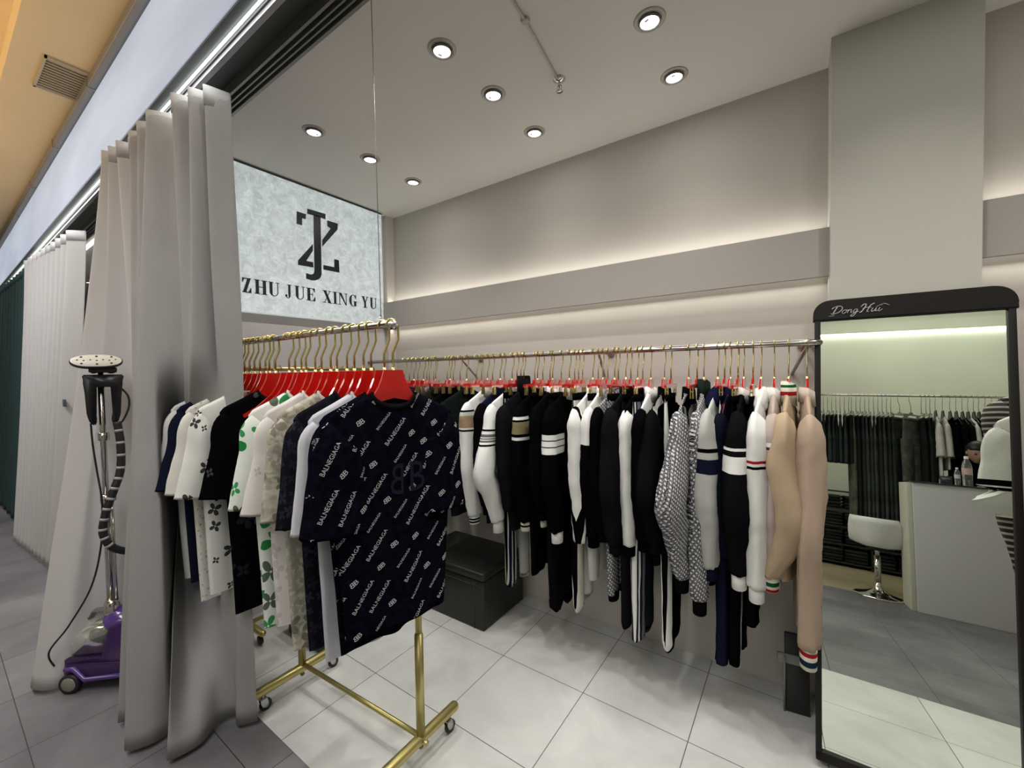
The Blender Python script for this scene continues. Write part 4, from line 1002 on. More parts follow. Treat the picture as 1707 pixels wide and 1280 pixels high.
curtain('white_curtain', 'long white curtain of the neighbouring shop, between the green one and the steamer curtain', 'curtain',
  zig(-6.35,.68,-4.74,.76,19,.045), [(x, y) for x, y in zig(-5.95,.50,-4.86,.58,19,.05)], 2.70, .02, WC2, nseg=220)
curtain('green_curtain', 'dark teal green curtain farthest away at the left edge', 'curtain',
  zig(-8.7,.66,-6.42,.72,22,.04), zig(-9.2,.52,-6.15,.58,22,.045), 2.70, .02, GRN, nseg=240)
t = thing('curtain_track', 'slim metal curtain track under the shop front header', 'track', (-5,.727,2.762))
b = NB(); bx(b, -5, 7.5, -.010, .010, -.006, .012, bev=.002); obj('rail', b, GREYMET, t, False)

# neighbour shop glimpsed between the curtains
for (x, y) in ((-6.87,1.27),(-7.4,1.31),(-7.8,1.34)):
    o = copy_tree(d0); o.location = (x,y,CEIL); o['label'] = 'small ceiling light of the neighbouring shop, seen between the white curtains'; o['group'] = 'downlights in the neighbouring shop'
b = NB(); bx(b, -8.5, -3.0, .965, .995, CEIL-.012, CEIL-.001); tag(obj('led_strip_light', b, mat('neighbour_led', (1,1,1), emit=(1,.96,.85), es=2.0), None, False), 'thin LED line on the neighbouring shop ceiling between the curtains', 'light')
t = thing('curtain_tieback', 'small dark blue clip tying back the neighbouring white curtain', 'clip', (-4.80,.655,1.32))
b = NB(); bx(b, -.025,.025,-.008,.008,-.03,.03, bev=.006); obj('clip', b, mat('clip_blue', (.06,.08,.13), rough=.4), t)
b = NB(); tube(b, [(-.02,0,0),(-.06,0,.012),(-.075,.0,-.005),(-.06,0,-.02),(-.10,0,.0)], .003, 6); obj('hook', b, CHROME, t)

# ================================================================ GARMENT STEAMER
t = thing('garment_steamer', 'upright garment steamer with purple base and chrome pole in front of the white curtain', 'steamer', (-2.82, .556, 0), RAD(38))
PUR = mat('purple_plastic', (.028,.008,.06), rough=.22, spec=.6); PUR2 = mat('purple_gloss', (.085,.035,.21), rough=.15, spec=.7)
b = NB(); bx(b, -.20,.24,-.115,.115,.045,.135, bev=.03); prism(b, [(-.19,.12),(.22,.12),(.20,.245),(.12,.30),(.02,.30),(-.02,.16),(-.19,.15)], -.10, .10, f=lambda u,v,w: (u,w,v)); obj('base_body', b, PUR, t)
b = NB()
tube(b, [(-.17,-.118,.115),(-.13,-.122,.12),(-.08,-.122,.065),(.20,-.118,.085)], .011, 10); obj('side_trim', b, PUR2, t)
b = NB(); bmesh.ops.create_icosphere(b, subdivisions=3, radius=1)
for v in b.verts: v.co = Vector((.01+v.co.x*.085, v.co.y*.085, .29+max(-.2,v.co.z)*.065))
obj('dome', b, PUR2, t)
b = NB(); prism(b, [(-.185,.152),(-.025,.162),(.012,.285),(-.02,.305),(-.10,.30),(-.17,.25)], -.088, .088, f=lambda u,v,w: (u,w,v)); bmesh.ops.bevel(b, geom=b.edges[:], offset=.012, segments=3, affect='EDGES'); obj('water_tank', b, mat('tank_clear', (.55,.60,.52), rough=.08, trans=.85), t)
b = NB(); tube(b, [(-.15,0,.30),(-.13,0,.335),(-.04,0,.34),(-.01,0,.31)], .010, 10, flat=(2.2,.8)); obj('tank_handle', b, mat('smoke_clear', (.30,.30,.32), rough=.1, trans=.5), t)
for (x, y) in ((-.15,-.115),(.18,-.115),(-.15,.115),(.18,.115)):
    s = -1 if y < 0 else 1
    b = NB(); lathe(b, [(.004,-.014),(.044,-.014),(.047,-.008),(.047,.010),(.040,.014),(.004,.014)], c=(x,y,.047), n=28, axis='y'); w_ = obj('wheel', b, mat('steamer_tyre', (.012,.006,.02), rough=.5), t)
    b = NB(); lathe(b, [(.0005,s*.0165),(.030,s*.0165),(.035,s*.012),(.035,s*.0)], c=(x,y,.047), n=28, axis='y'); obj('hub_cap', b, mat('hub_olive_silver', (.34,.34,.28), rough=.35, metal=.6), w_)
px_, py_ = -.03, -.02
b = NB(); lathe(b, [(.030,.33),(.034,.345),(.031,.385),(.024,.40),(.016,.40)], c=(px_,py_,0), n=24); obj('pole_collar', b, CHROME, t)
b = NB(); tube(b, [(px_-.006,py_,.38),(px_-.008,py_,.90)], .016, 16); tube(b, [(px_+.022,py_,.38),(px_+.018,py_,.90)], .006, 10); obj('lower_pole', b, CHROME, t)
b = NB(); lathe(b, [(.016,.885),(.024,.89),(.024,.925),(.013,.93)], c=(px_-.006,py_,0), n=18); bx(b, px_-.005,px_+.03,py_-.012,py_+.012,.895,.92, bev=.004); obj('pole_joint', b, CHROME, t)
b = NB(); tube(b, [(px_-.008,py_,.92),(px_-.010,py_,1.56)], .0125, 14); obj('upper_pole', b, CHROME, t)
b = NB(); lathe(b, [(.0125,1.195),(.022,1.20),(.022,1.235),(.0125,1.24)], c=(px_-.01,py_,0), n=16); obj('pole_clamp', b, CHROME, t)
# cradle that holds the head: black U-shaped piece
b = NB()
prism(b, [(-.075,1.525),(.075,1.525),(.062,1.48),(.058,1.33),(.048,1.29),(.030,1.275),(.022,1.30),(.028,1.34),(.030,1.47),(-.030,1.47),(-.034,1.34),(-.026,1.30),(-.034,1.275),(-.052,1.29),(-.062,1.33),(-.064,1.48)], -.022, .022, f=lambda u,v,w: (px_+u, py_-.015+w, v))
bmesh.ops.bevel(b, geom=b.edges[:], offset=.006, segments=3, affect='EDGES'); obj('head_cradle', b, BLACKPL, t)
b = NB(); tube(b, [(px_-.03,py_-.02,1.535),(px_-.035,py_-.03,1.56)], .012, 10); tube(b, [(px_+.03,py_-.02,1.535),(px_+.028,py_-.03,1.56)], .014, 10); bx(b, px_-.05,px_+.05,py_-.045,py_+.0,1.535,1.56, bev=.006); obj('head_neck', b, BLACKPL, t)
Rt = Matrix.Translation((px_-.02, py_-.045, 1.590)) @ Matrix.Rotation(RAD(52), 4, 'X') @ Matrix.Rotation(RAD(2), 4, 'Z')
def slab(b, ax, ay, z0, z1, M_, n=40, bulge=0):
    rows = []
    for (f, z) in ((.97,z0),(1,z0+.003),(1,z1-.003),(.96,z1)):
        rows.append([b.verts.new(M_ @ Vector((math.copysign(abs(cos(2*pi*k/n))**.72, cos(2*pi*k/n))*ax*f, sin(2*pi*k/n)*ay*f, z))) for k in range(n)])
    for A, B_ in zip(rows, rows[1:]):
        for k in range(n): b.faces.new((A[k],A[(k+1)%n],B_[(k+1)%n],B_[k]))
    b.faces.new(rows[0][::-1]); b.faces.new(rows[-1])
b = NB(); slab(b, .092, .040, -.012, .004, Rt @ Matrix.Rotation(pi/2*0,4,'X')); hd = obj('steam_head', b, BLACKPL, t)
b = NB(); slab(b, .088, .036, .002, .008, Rt); obj('steam_plate', b, mat('steam_plate_cream', (.62,.60,.52), rough=.4), hd)
b = NB()
for k in range(7): lathe(b, [(.0001,.0086),(.0036,.0086),(.0036,.0078)], c=(-.066+k*.022,(-.002 if k%2 else .002),0), n=10)
for (x, y) in ((-.052,.02),(0,.024),(.052,.02),(-.052,-.02),(0,-.024),(.05,-.02)): lathe(b, [(.0001,.0086),(.005,.0086),(.005,.0078)], c=(x,y,0), n=10)
for v in b.verts: v.co = Rt @ v.co
obj('steam_holes', b, mat('hole_dark', (.03,.03,.03), rough=.5), hd)
hose = spline([(px_+.042,py_-.03,1.29),(px_+.052,py_-.035,1.18),(px_+.048,py_-.04,1.05),(px_+.02,py_-.05,.95),(px_-.01,py_-.05,.85),(px_-.022,py_-.05,.75),(px_+.01,py_-.045,.67),(px_+.08,py_-.02,.62),(px_+.16,py_+.0,.60),(px_+.19,py_+.02,.50),(px_+.17,py_+.02,.38),(px_+.10,py_+.02,.30)], 70)
b = NB(); tube(b, hose, [.0165+.0008*(k%2) for k in range(70)], 14); hs = obj('steam_hose', b, mat('hose_black', (.010,.010,.012), rough=.55), t)
b = NB()
for k in range(3, 38, 3):
    p = hose[k]; tt = (hose[k+1]-hose[k-1]).normalized(); tube(b, [p-tt*.006+Vector((0,-.0012,0)), p+tt*.006+Vector((0,-.0012,0))], .0168, 14)
obj('print_pattern', b, mat('hose_print', (.35,.35,.36), rough=.6), hs)
b = NB(); tube(b, spline([(px_-.05,py_-.01,1.29),(px_-.046,py_-.01,1.18),(px_-.035,py_-.02,1.05),(px_-.022,py_-.045,.90),(px_-.03,py_-.03,.70),(px_-.07,py_-.03,.50),(px_-.15,py_-.03,.34),(px_-.22,py_+.02,.22),(px_-.20,py_+.08,.10)], 50), .004, 8)
obj('power_cable', b, BLACKPL, t)
b = NB(); tube(b, spline([(px_+.05,py_-.02,1.47),(px_+.085,py_-.02,1.42),(px_+.088,py_-.02,1.36),(px_+.062,py_-.02,1.29),(px_+.035,py_-.02,1.275)], 24), .0045, 8); obj('handle_wire', b, BLACKPL, t)

_T = Matrix.Translation((px_, py_, 0)) @ Matrix.Rotation(RAD(41), 4, 'Z') @ Matrix.Translation((-px_, -py_, 0))
def _turn(o):
    o.data.transform(_T)
    for c in o.children: _turn(c)
for c in list(t.children):
    if c.name.split('.')[0] in ('head_cradle','head_neck','steam_head','steam_hose','power_cable','handle_wire','pole_joint','upper_pole'): _turn(c)
# ================================================================ STANDING MIRROR
MX, MY, MZ, MA, MB_ = .0698, 1.9058, .0621, RAD(-1.0666), RAD(6.541)
GW, GH = .5079, 1.6418
Mm = Matrix.Translation((MX, MY, MZ)) @ Matrix.Rotation(-MA, 4, 'Z') @ Matrix.Rotation(-MB_, 4, 'X')
t = thing('standing_mirror', 'tall leaning mirror with a black frame and silver DongHui script on its header', 'mirror', (0,0,0)); t.matrix_world = Mm
FRM = mat('mirror_frame_black', (.008,.0065,.006), rough=.45, spec=.2, bump=.1, bscale=30)
# local: x right, y away (behind), z up the glass
b = NB(); bx(b, 0, GW, .0, .004, 0, GH); obj('glass', b, mat('mirror_silver', (.80,.84,.77), rough=.0, metal=1.), t, False)
b = NB(); bx(b, -.017, .002, -.012, .022, -.03, GH+.004, bev=.003); obj('side_rail', b, FRM, t)
b = NB(); bx(b, GW-.002, GW+.017, -.012, .022, -.03, GH+.004, bev=.003); obj('side_rail', b, FRM, t)
b = NB(); bx(b, -.017, GW+.017, -.012, .022, -.035, .001, bev=.003); obj('bottom_rail', b, FRM, t)
hp = [(-.022,GH-.002)]; Rr = .055
for k in range(9): a = pi - k/8*pi/2; hp.append((-.022+Rr+Rr*cos(a), GH+.078-Rr+Rr*sin(a)))
for k in range(9): a = pi/2 - k/8*pi/2; hp.append((GW+.022-Rr+Rr*cos(a), GH+.078-Rr+Rr*sin(a)))
hp.append((GW+.022, GH-.002))
b = NB(); prism(b, hp, -.016, .022, f=lambda u,v,w: (u,w,v)); bmesh.ops.bevel(b, geom=[e for e in b.edges if abs(e.verts[0].co.y-e.verts[1].co.y)<1e-5], offset=.003, segments=2, affect='EDGES'); obj('header', b, FRM, t, False)
b = NB(); bx(b, -.005, GW+.005, .022, .030, -.02, GH+.01); obj('back_board', b, mat('back_board', (.03,.025,.02), rough=.7), t, False)
# script lettering: hand-drawn strokes, unit = x-height
def st(b, pts, r=.0016, ox=0, oz=0, s=.0135):
    P = spline([(ox+(u+v*.35)*s, -.0175, oz+v*s) for u, v in pts], max(12, len(pts)*5)); tube(b, P, r, 6)
b = NB(); ox, oz = .038, GH+.020
st(b, [(.6,2.0),(.35,1.0),(.2,.1)], .0022, ox, oz); st(b, [(-.3,.3),(.0,-.05),(.5,.05),(1.4,.4),(1.9,1.2),(1.6,2.0),(.8,2.25),(-.1,2.0),(-.5,1.5)], .0018, ox, oz)
st(b, [(2.9,1),(2.4,.9),(2.2,.4),(2.5,0),(3.0,.2),(3.1,.7),(2.9,1),(3.4,.85)], .0015, ox, oz)
st(b, [(3.5,1),(3.5,.0)], .0017, ox, oz); st(b, [(3.5,.6),(3.9,1),(4.2,.8),(4.2,.1),(4.6,.3)], .0015, ox, oz)
st(b, [(5.4,.9),(5.0,1),(4.75,.5),(5.0,.05),(5.4,.4),(5.5,1),(5.4,-.4),(5.0,-1.0),(4.5,-.8),(5.0,-.2),(5.9,.4)], .0015, ox, oz)
st(b, [(6.0,1.5),(6.4,2.2),(7.0,2.1),(6.9,1.0),(6.6,.1),(6.2,.0)], .0019, ox, oz); st(b, [(8.7,2.3),(8.1,1.9),(7.9,1.0),(7.8,.1),(8.2,.1)], .0019, ox, oz); st(b, [(6.5,1.0),(7.4,1.3),(8.4,1.2)], .0015, ox, oz)
st(b, [(8.8,1),(8.7,.3),(8.9,.0),(9.4,.3),(9.6,1),(9.6,.1),(10.0,.2)], .0016, ox, oz); st(b, [(10.3,1),(10.2,.2),(10.5,.0),(11.0,.5)], .0016, ox, oz); st(b, [(10.45,1.55),(10.55,1.6)], .0022, ox, oz); st(b, [(9.4,1.2),(10.8,2.0),(12.2,1.4)], .0011, ox, oz)
st(b, [(-.6,-.5),(.2,-.55),(.8,-.45)], .0009, ox, oz)
obj('lettering_print', b, mat('script_silver', (.38,.37,.37), rough=.35, metal=.6), t)
# flat black stand plate propped behind the mirror
t = thing('folded_stand', 'flat black stand board with a grey bracket propped behind the mirror by the wall', 'stand', (-.005, 2.15, 0), RAD(8))
b = NB(); bx(b, -.045,.045,-.012,.012,0,.33, bev=.004, M4=Matrix.Rotation(RAD(-6),4,'X')); obj('board', b, mat('stand_black', (.013,.013,.014), rough=.45), t)
b = NB(); bx(b, -.075,.02,-.024,-.006,.205,.245, bev=.005, M4=Matrix.Rotation(RAD(-6),4,'X')); bx(b, -.052,-.046,-.016,.0,.0,.24); obj('bracket', b, mat('stand_bracket_grey', (.20,.20,.19), rough=.5), t)

# ================================================================ GARMENTS RIGHT OF THE MIRROR
t = thing('hanging_rail', 'short chrome rail standing out of the wall at the right of the mirror', 'rail', (.82, 1.9, 1.64))
b = NB(); tube(b, [(0,.40,0),(0,-.42,0)], .0125, 14); obj('bar', b, CHROME, t)
b = NB(); lathe(b, [(.03,.404),(.03,.395),(.014,.388)], n=20, axis='y'); obj('wall_flange', b, CHROME, t)
def striped():
    key = 'fine_stripe_knit'; m = bpy.data.materials.new(key); nt, N, L, bb = nodes_of(m)
    tc = N.new('ShaderNodeTexCoord'); sp = N.new('ShaderNodeSeparateXYZ'); L.new(tc.outputs['Object'], sp.inputs[0])
    mu = N.new('ShaderNodeMath'); mu.operation = 'MULTIPLY'; mu.inputs[1].default_value = 46; L.new(sp.outputs['Z'], mu.inputs[0])
    fr = N.new('ShaderNodeMath'); fr.operation = 'FRACT'; L.new(mu.outputs[0], fr.inputs[0])
    cr = N.new('ShaderNodeValToRGB'); cr.color_ramp.interpolation = 'CONSTANT'; cr.color_ramp.elements[0].color = (.012,.009,.010,1); cr.color_ramp.elements[1].position = .62; cr.color_ramp.elements[1].color = (.33,.28,.26,1)
    L.new(fr.outputs[0], cr.inputs['Fac']); L.new(cr.outputs[0], bb.inputs['Base Color']); bb.inputs['Roughness'].default_value = .9; return m
ST = striped()
TEE_TRIM = banded('white_black_hem', (.62,.62,.60), [(-.532,-.512,BLACK),(-.550,-.541,BLACK)])
t_, _ = tshirt((.80, 1.80, 1.64), RAD(90), 'white t-shirt with black edged sleeves hanging at the right edge beside the mirror', F('white_tee',WHITE), TEE_TRIM, F('white_tee',WHITE), zh=-.64, W=.19, ph=31, slen=.25, wh=.20, group='t-shirts beside the mirror', near=-.03, far=.03)
hanger_copy(RH, (.80, 1.80, 1.64), RAD(90), 'red hanger in the white t-shirt right of the mirror', 'hangers right of the mirror')
jacket((.84, 1.70, 1.64), RAD(90), 'black and cream fine-striped long-sleeved top hanging beside the white t-shirt at the right edge', ST, ST, ST, ST, zn=-.13, zt=-.19, zh=-.80, W=.19, ph=35, slen=.70, group='tops beside the mirror', name='striped_top', cat='top')
hanger_copy(RH, (.84, 1.70, 1.64), RAD(90), 'red hanger in the fine-striped top right of the mirror', 'hangers right of the mirror')

# ================================================================ OPPOSITE SHOP, SEEN IN THE MIRROR
OY, OZ = -2.60, 2.235
t = thing('hanging_rail', 'thin rail of the opposite shop carrying jeans, seen in the mirror', 'rail', (1.25, OY, OZ))
b = NB(); tube(b, [(-1.6,0,.0),(1.15,0,.0)], .012, 12); obj('bar', b, CHROME, t)
for x in (-1.58, 1.13):
    b = NB(); tube(b, [(x,0,-OZ),(x,0,0)], .013, 12); obj('upright', b, CHROME, t)
CLH = clip_hanger(.20, .12, mat('clear_acrylic', (.35,.36,.33), rough=.15, trans=.4), STEELHOOK, STEELHOOK)
CLH.location = (.30, OY, OZ); CLH.rotation_euler = (0,0,RAD(95)); CLH['label'] = 'clear clip hanger at the left end of the opposite rail, in the mirror'; CLH['group'] = 'clear clip hangers on the opposite rail'
DEN = [mat('denim_%s' % n, c, rough=.9, spec=.15, vary=.5, vscale=9) for n, c in (('black',(.012,.014,.013)),('green_grey',(.030,.040,.036)),('grey',(.050,.055,.048)),('dark',(.022,.026,.025)),('olive',(.075,.080,.058)),('washed',(.13,.135,.115)))]
base = None; rr = random.Random(11)
protos = {}
def jeans_proto(key, zh, W, wl, sep):
    return trousers((0,0,0), 0, '', DEN[0], None, zw=-.27, zc=-.56, zh=zh, W=W, wl=wl, T=.026, ph=50+len(protos)*3, group='', name='jeans', sep=sep, taper=.9)
def put(key, x, mi, rz, lab, grp, **k):
    if key not in protos:
        o = jeans_proto(key, **k); protos[key] = o
    else: o = copy_tree(protos[key])
    o.location = (x, OY, OZ); o.rotation_euler = (0,0,RAD(rz)); o['label'] = lab; o['group'] = grp
    for c in o.children:
        if c.material_slots:
            c.data = c.data.copy() if False else c.data
            c.material_slots[0].link = 'OBJECT'; c.material_slots[0].material = DEN[mi]
    hanger_copy(CLH, (x, OY, OZ), RAD(rz), 'clear clip hanger over the jeans on the opposite rail, seen in the mirror', 'clear clip hangers on the opposite rail')
x = .30
while x < .70:
    put('short', x, rr.choice((0,1,3,1)), rr.uniform(-6,6), 'dark denim shorts with frayed hems at the left of the mirrored rail', 'frayed denim shorts in the mirror', zh=-.86, W=.15, wl=.085, sep=.075); x += .043
for x, mi in ((.715,4),(.76,0),(.80,3),(.845,2),(.885,1),(.93,2),(.97,3),(1.01,2),(1.05,3),(1.09,1)):
    put('long', x, mi, rr.uniform(-6,8), 'long dark jeans hanging left of the wide washed pair in the mirror', 'long dark jeans in the mirror', zh=-1.50, W=.15, wl=.085, sep=.078)
put('long', 1.17, 2, 52, 'wide grey washed jeans turned to face the mirror, left of the pair', 'wide jeans turned outward in the mirror', zh=-1.5, W=.17, wl=.1, sep=.09)
put('long', 1.27, 5, 48, 'paler washed wide-leg jeans turned to face the mirror', 'wide jeans turned outward in the mirror', zh=-1.5, W=.17, wl=.1, sep=.09)
for x, mi in ((1.36,0),(1.40,3),(1.435,0)):
    put('long', x, mi, rr.uniform(-5,6), 'black jeans between the washed wide pair and the white shirt in the mirror', 'black jeans in the mirror', zh=-1.5, W=.15, wl=.085, sep=.078)
BH = red_hanger(.17); 
for c in BH.children:
    if c.name.startswith('shoulder'): c.data.materials[0] = BLACKPL
    else: c.data.materials[0] = STEELHOOK
BH.location = (1.48, OY, OZ); BH['label'] = 'black hanger in the first white shirt of the mirrored rail'; BH['group'] = 'black hangers on the opposite rail'
OT = [(1.48,OW,'first cream white shirt right of the jeans in the mirror',-.95),(1.54,F('cream_tee',(.60,.59,.54)),'second cream white shirt in front of the first in the mirror',-.85),(1.60,BK,'black t-shirt directly right of the cream shirts in the mirror',-1.1),(1.65,BK2,'second black t-shirt in the mirror, right of the first',-1.1),(1.70,CH_,'charcoal t-shirt left of the white-shouldered one in the mirror',-1.1),
 (1.745,WH,'thin white t-shirt between dark ones in the mirror',-1.05),(1.79,BK,'black t-shirt between the two white shoulders in the mirror',-1.1),(1.83,WH,'bright white t-shirt near the right end of the mirrored rail',-1.05),(1.88,BK2,'black t-shirt right of the bright white one in the mirror',-1.1),(1.93,WH,'white t-shirt at the right end of the mirrored rail',-1.05),(1.98,BK,'last black t-shirt at the right end of the mirrored rail',-1.1)]
tp = None
for i, (x, m, lab, zh) in enumerate(OT):
    t_, _ = tshirt((x, OY, OZ), RAD(180+rr.uniform(-6,6)), lab, m, zn=-.25, zt=-.325, zh=zh, W=.215, ph=60+i, slen=.40, group='shirts on the opposite rail')
    if i: hanger_copy(BH, (x, OY, OZ), 0, 'black hanger in the ' + ' '.join(lab.split()[:9]), 'black hangers on the opposite rail')
# shelves of folded jeans
t = thing('display_shelf', 'dark low shelving full of folded jeans against the opposite wall, seen in the mirror', 'shelf', (1.0, -3.70, 0))
SHM = mat('shelf_dark', (.02,.02,.02), rough=.5)
for k in range(5):
    b = NB(); bx(b, -.85,.85,-.17,.17,.04+k*.24,.06+k*.24); obj('shelf_board', b, SHM, t, False)
for x in (-.86, 0, .84):
    b = NB(); bx(b, x,x+.02,-.17,.17,0,1.02); obj('upright', b, SHM, t, False)
def folded():
    b = NB(); bx(b, -.125,.125,-.155,.155,0,.042, bev=.018)
    for v in b.verts: v.co.z += .004*noise.noise(v.co*14)
    return obj('folded_jeans', b, DEN[0])
fj = None
for c in range(6):
    for r_ in range(4):
        for k in range(4):
            if fj is None: o = fj = folded()
            else: o = fj.copy(); COL.objects.link(o)
            o.location = (1.0-.70+c*.275, -3.69, .0605+r_*.24+k*.0435); o.rotation_euler = (0,0,rr.uniform(-.06,.06))
            o.material_slots[0].link = 'OBJECT'; o.material_slots[0].material = DEN[rr.choice((0,0,3,1,3))]
            tag(o, 'dark folded jeans piled on the low shelves seen in the mirror', 'jeans', 'folded jeans on the opposite shelves')
# counter
t = thing('sales_counter', 'pale grey counter with a dark glass top, seen in the mirror', 'counter', (1.52, -1.66, 0))
b = NB(); bx(b, -.49,.55,-.16,.17,0,1.185, bev=.004); obj('body', b, mat('counter_grey', (.60,.60,.60), rough=.45), t)
b = NB(); bx(b, -.50,.56,-.17,.185,1.185,1.197, bev=.002); obj('glass_top', b, mat('counter_glass', (.02,.025,.022), rough=.08), t)
b = NB(); bx(b, -.53,-.491,-.15,.16,0,1.18, bev=.004); obj('end_panel', b, mat('counter_cream', (.55,.56,.46), rough=.5), t)
def bottle(loc, s, lab, col):
    t = thing('water_bottle', lab, 'bottle', loc, 0, 'bottles on the mirrored counter')
    b = NB(); lathe(b, [(.001,0),(.028*s,0),(.031*s,.01*s),(.030*s,.05*s),(.0315*s,.055*s),(.030*s,.06*s),(.0315*s,.10*s),(.031*s,.165*s),(.024*s,.20*s),(.012*s,.225*s),(.012*s,.235*s)], n=24); obj('body', b, CLEARPL, t)
    b = NB(); lathe(b, [(.0322*s,.095*s),(.0324*s,.15*s)], n=24); obj('label_band', b, mat('bottle_label_'+col[0], col[1], rough=.4), t)
    b = NB(); lathe(b, [(.0145*s,.228*s),(.0145*s,.25*s),(.001,.252*s)], n=18); obj('cap', b, WHITEPL, t)
bottle((1.44,-1.60,1.198), 1.12, 'tall clear water bottle on the mirrored counter', ('pink',(.55,.38,.36)))
bottle((1.365,-1.57,1.198), .66, 'small clear bottle left of the tall one on the mirrored counter', ('pale',(.5,.52,.5)))
t = thing('carton', 'small dark carton at the left of the bottles on the mirrored counter', 'box', (1.29,-1.58,1.198), .2)
b = NB(); bx(b, -.04,.04,-.03,.03,0,.075, bev=.003); obj('body', b, mat('carton_dark', (.03,.03,.032), rough=.5), t)
b = NB(); bx(b, -.03,.03,.0302,.031,.03,.06); obj('panel', b, mat('carton_panel', (.12,.12,.12), rough=.5), t)
t = thing('phone', 'dark phone lying on the mirrored counter right of the bottles', 'phone', (1.60,-1.56,1.198), .5)
b = NB(); bx(b, -.038,.038,-.075,.075,0,.008, bev=.003); obj('body', b, mat('phone_glass', (.01,.012,.015), rough=.08), t)
# stool
t = thing('swivel_stool', 'white shell swivel stool on a chrome trumpet base, seen in the mirror', 'stool', (.81,-1.86,0), RAD(20))
b = NB(); lathe(b, [(.001,.0),(.205,.0),(.208,.006),(.19,.016),(.12,.032),(.055,.060),(.030,.10),(.028,.14)], n=40); obj('base', b, CHROME, t)
b = NB(); tube(b, [(0,0,.12),(0,0,.40)], .027, 18); tube(b, [(0,0,.40),(0,0,.475)], .019, 14); obj('gas_column', b, CHROME, t)
b = NB(); lathe(b, [(.03,.455),(.09,.475),(.09,.482),(.02,.484)], n=20); tube(b, [(.02,0,.46),(.17,.05,.455)], .005, 8); obj('lever_plate', b, BLACKPL, t)
b = NB(); NA, NR = 44, 12; rows = []
for j in range(NR+1):
    f = j/NR; row = []
    for k in range(NA):
        a = 2*pi*k/NA; back = min(1, max(0, (sin(a)+.05)/.55))**1.1     # back rises on the +y side, towards the mirror
        r_ = .225*f**.8
        z = .487 + .03*f**3 + back*(.27*max(0,(f-.45)/.55)**1.4)
        row.append(b.verts.new((r_*cos(a)*1.05, r_*sin(a)*(1-.12*back), z)))
    rows.append(row)
for A, B_ in zip(rows[1:], rows[2:]):
    for k in range(NA): b.faces.new((A[k],A[(k+1)%NA],B_[(k+1)%NA],B_[k]))
b.faces.new(rows[1])
for v in rows[0]: b.verts.remove(v)
o = obj('seat_shell', b, WHITEPL, t); md = o.modifiers.new('thick','SOLIDIFY'); md.thickness = .006

# ---------------------------------------------------------------- person bending behind the counter (only the head shows, in the mirror)
def skin_body(name, joints, edges, m, parent=None, sub=2, root=0):
    me = bpy.data.meshes.new(name); me.from_pydata([j[:3] for j in joints], edges, []); me.materials.append(m)
    o = bpy.data.objects.new(name, me); COL.objects.link(o)
    if parent: o.parent = parent
    s_ = o.modifiers.new('skin','SKIN'); s_.use_smooth_shade = True
    for i, j in enumerate(joints):
        me.skin_vertices[0].data[i].radius = (j[3], j[4] if len(j) > 4 else j[3]); me.skin_vertices[0].data[i].use_root = (i == root)
    u_ = o.modifiers.new('sub','SUBSURF'); u_.levels = sub; u_.render_levels = sub
    return o
SK = mat('skin', (.46,.27,.20), rough=.55, spec=.35)
t = thing('person', 'person in a black top seated behind the mirrored counter, only the dark-haired head showing', 'person', (1.70,-2.34,0))
J = [(0,0,.93,.14,.11),(0,0,1.08,.13,.10),(0,.01,1.22,.15,.10),(0,.02,1.34,.13,.09),(0,.03,1.40,.055,.055),(0,.05,1.47,.05,.05),
 (.17,.02,1.34,.055,.055),(.21,.05,1.15,.045,.045),(.16,.24,1.10,.033,.033),(.10,.36,1.18,.026,.022),
 (-.17,.02,1.34,.055,.055),(-.21,.05,1.15,.045,.045),(-.16,.24,1.10,.033,.033),(-.10,.36,1.18,.026,.022),
 (.09,.0,.88,.085,.085),(.11,.32,.86,.065,.065),(.11,.34,.48,.05,.05),(.11,.33,.10,.036,.036),(.11,.45,.05,.035,.03),
 (-.09,.0,.88,.085,.085),(-.11,.32,.86,.065,.065),(-.11,.34,.48,.05,.05),(-.11,.33,.10,.036,.036),(-.11,.45,.05,.035,.03)]
Eg = [(0,1),(1,2),(2,3),(3,4),(4,5),(3,6),(6,7),(7,8),(8,9),(3,10),(10,11),(11,12),(12,13),(0,14),(14,15),(15,16),(16,17),(17,18),(0,19),(19,20),(20,21),(21,22),(22,23)]
body = skin_body('body', J, Eg, F('black_a', BLACK), t)
b = NB(); bmesh.ops.create_icosphere(b, subdivisions=4, radius=1)
for v in b.verts:
    c = v.co.copy(); x, y, z = c
    f = Vector((x*.074*(1-.28*max(0,-z)**1.5), y*.092, z*.112))
    if y > .3:
        nose = math.exp(-((x/.16)**2+((z+.12)/.22)**2)); f.y += .022*nose
        f.y -= .008*(math.exp(-(((abs(x)-.36)/.16)**2+((z-.08)/.12)**2)))
        f.y += .007*math.exp(-((x/.30)**2+((z+.50)/.07)**2))
        f.y += .006*math.exp(-(((abs(x)-.36)/.28)**2+((z-.24)/.07)**2))
        f.y += .008*math.exp(-((x/.25)**2+((z+.85)/.18)**2))
    v.co = f
Hm = Matrix.Translation((0,.07,1.575)) @ Matrix.Rotation(RAD(-22), 4, 'X')
for v in b.verts: v.co = Hm @ v.co
hd = obj('head', b, SK, t)
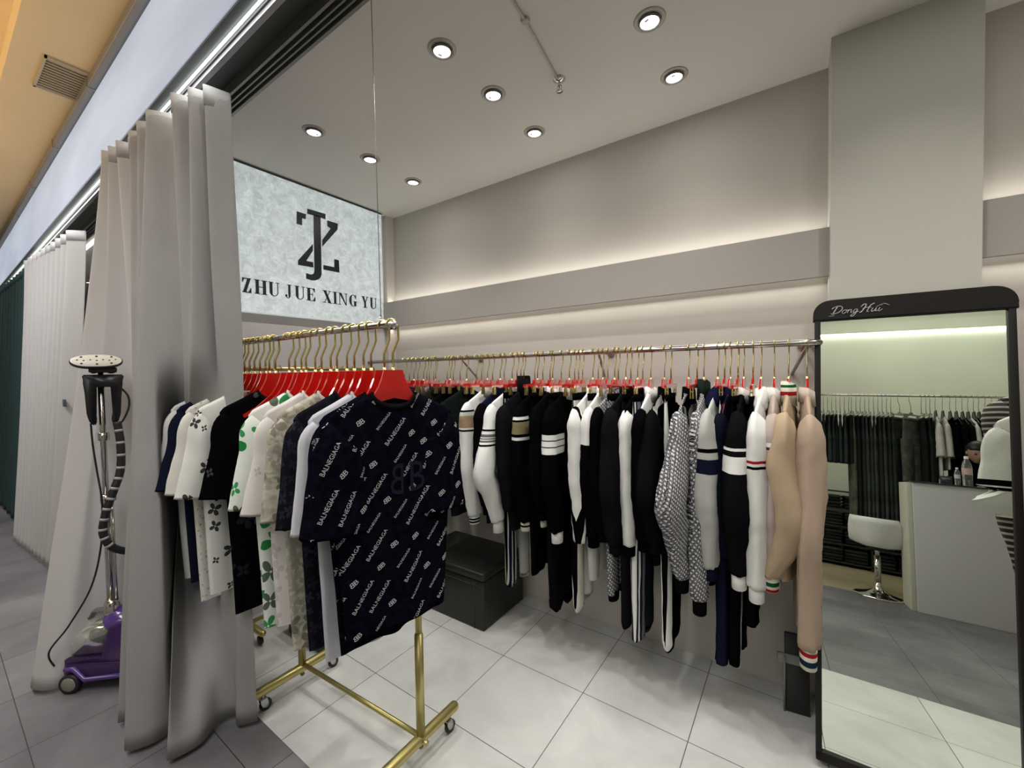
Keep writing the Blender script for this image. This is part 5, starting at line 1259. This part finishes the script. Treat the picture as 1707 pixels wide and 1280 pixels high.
for s in (-1,1):
    b = NB(); bmesh.ops.create_uvsphere(b, u_segments=12, v_segments=8, radius=.0105)
    for v in b.verts: v.co = Hm @ (v.co + Vector((s*.028,.078,.010)))
    obj('eye', b, mat('eye_dark', (.05,.04,.035), rough=.1), hd)
    b = NB(); bmesh.ops.create_icosphere(b, subdivisions=2, radius=1)
    for v in b.verts: v.co = Hm @ Vector((s*.075+v.co.x*.008, v.co.y*.018-.005, v.co.z*.030-.008))
    obj('ear', b, SK, hd)
b = NB(); bmesh.ops.create_icosphere(b, subdivisions=4, radius=1)
for v in b.verts:
    x, y, z = v.co; low = -.75 if y < .15 else .30
    k = 1.0 if z > low else .80
    v.co = Hm @ Vector((x*.086*k, y*.102*k-.008, z*.122*(k if z > 0 else 1)*(1 if y < .2 else 1)+.006)) + Vector((0,0,.003*noise.noise(v.co*9)))
obj('hair', b, mat('hair_dark', (.010,.007,.006), rough=.45), t)
for s in (-1,1):
    hx = s*.10
    pj = [(hx,.36,1.18,.022,.016),(hx-s*.005,.41,1.200,.030,.014),(hx-s*.005,.445,1.205,.028,.012)]
    pe = [(0,1),(1,2)]
    for q, (dx, L1) in enumerate(((-.021,.060),(-.007,.070),(.007,.066),(.021,.052))):
        a = len(pj); pj += [(hx+dx,.460,1.206,.0075,.0075),(hx+dx*1.15,.460+L1*.5,1.209,.0068,.0068),(hx+dx*1.2,.460+L1,1.204,.0058,.0058)]; pe += [(2,a),(a,a+1),(a+1,a+2)]
    a = len(pj); pj += [(hx-s*.032,.40,1.203,.009,.009),(hx-s*.048,.425,1.204,.008,.008),(hx-s*.054,.450,1.204,.0068,.0068)]; pe += [(1,a),(a,a+1),(a+1,a+2)]
    skin_body('hand', pj, pe, SK, t, 1)
t = thing('stool', 'plain black round stool under the person behind the mirrored counter', 'stool', (1.70,-2.36,0))
b = NB(); lathe(b, [(.001,.715),(.17,.715),(.175,.735),(.17,.76),(.001,.765)], n=30); obj('seat', b, BLACKPL, t)
for k in range(4):
    a = pi/4+k*pi/2; b = NB(); tube(b, [(.12*cos(a),.12*sin(a),.72),(.19*cos(a),.19*sin(a),.0)], .011, 10); obj('leg', b, CHROME, t)
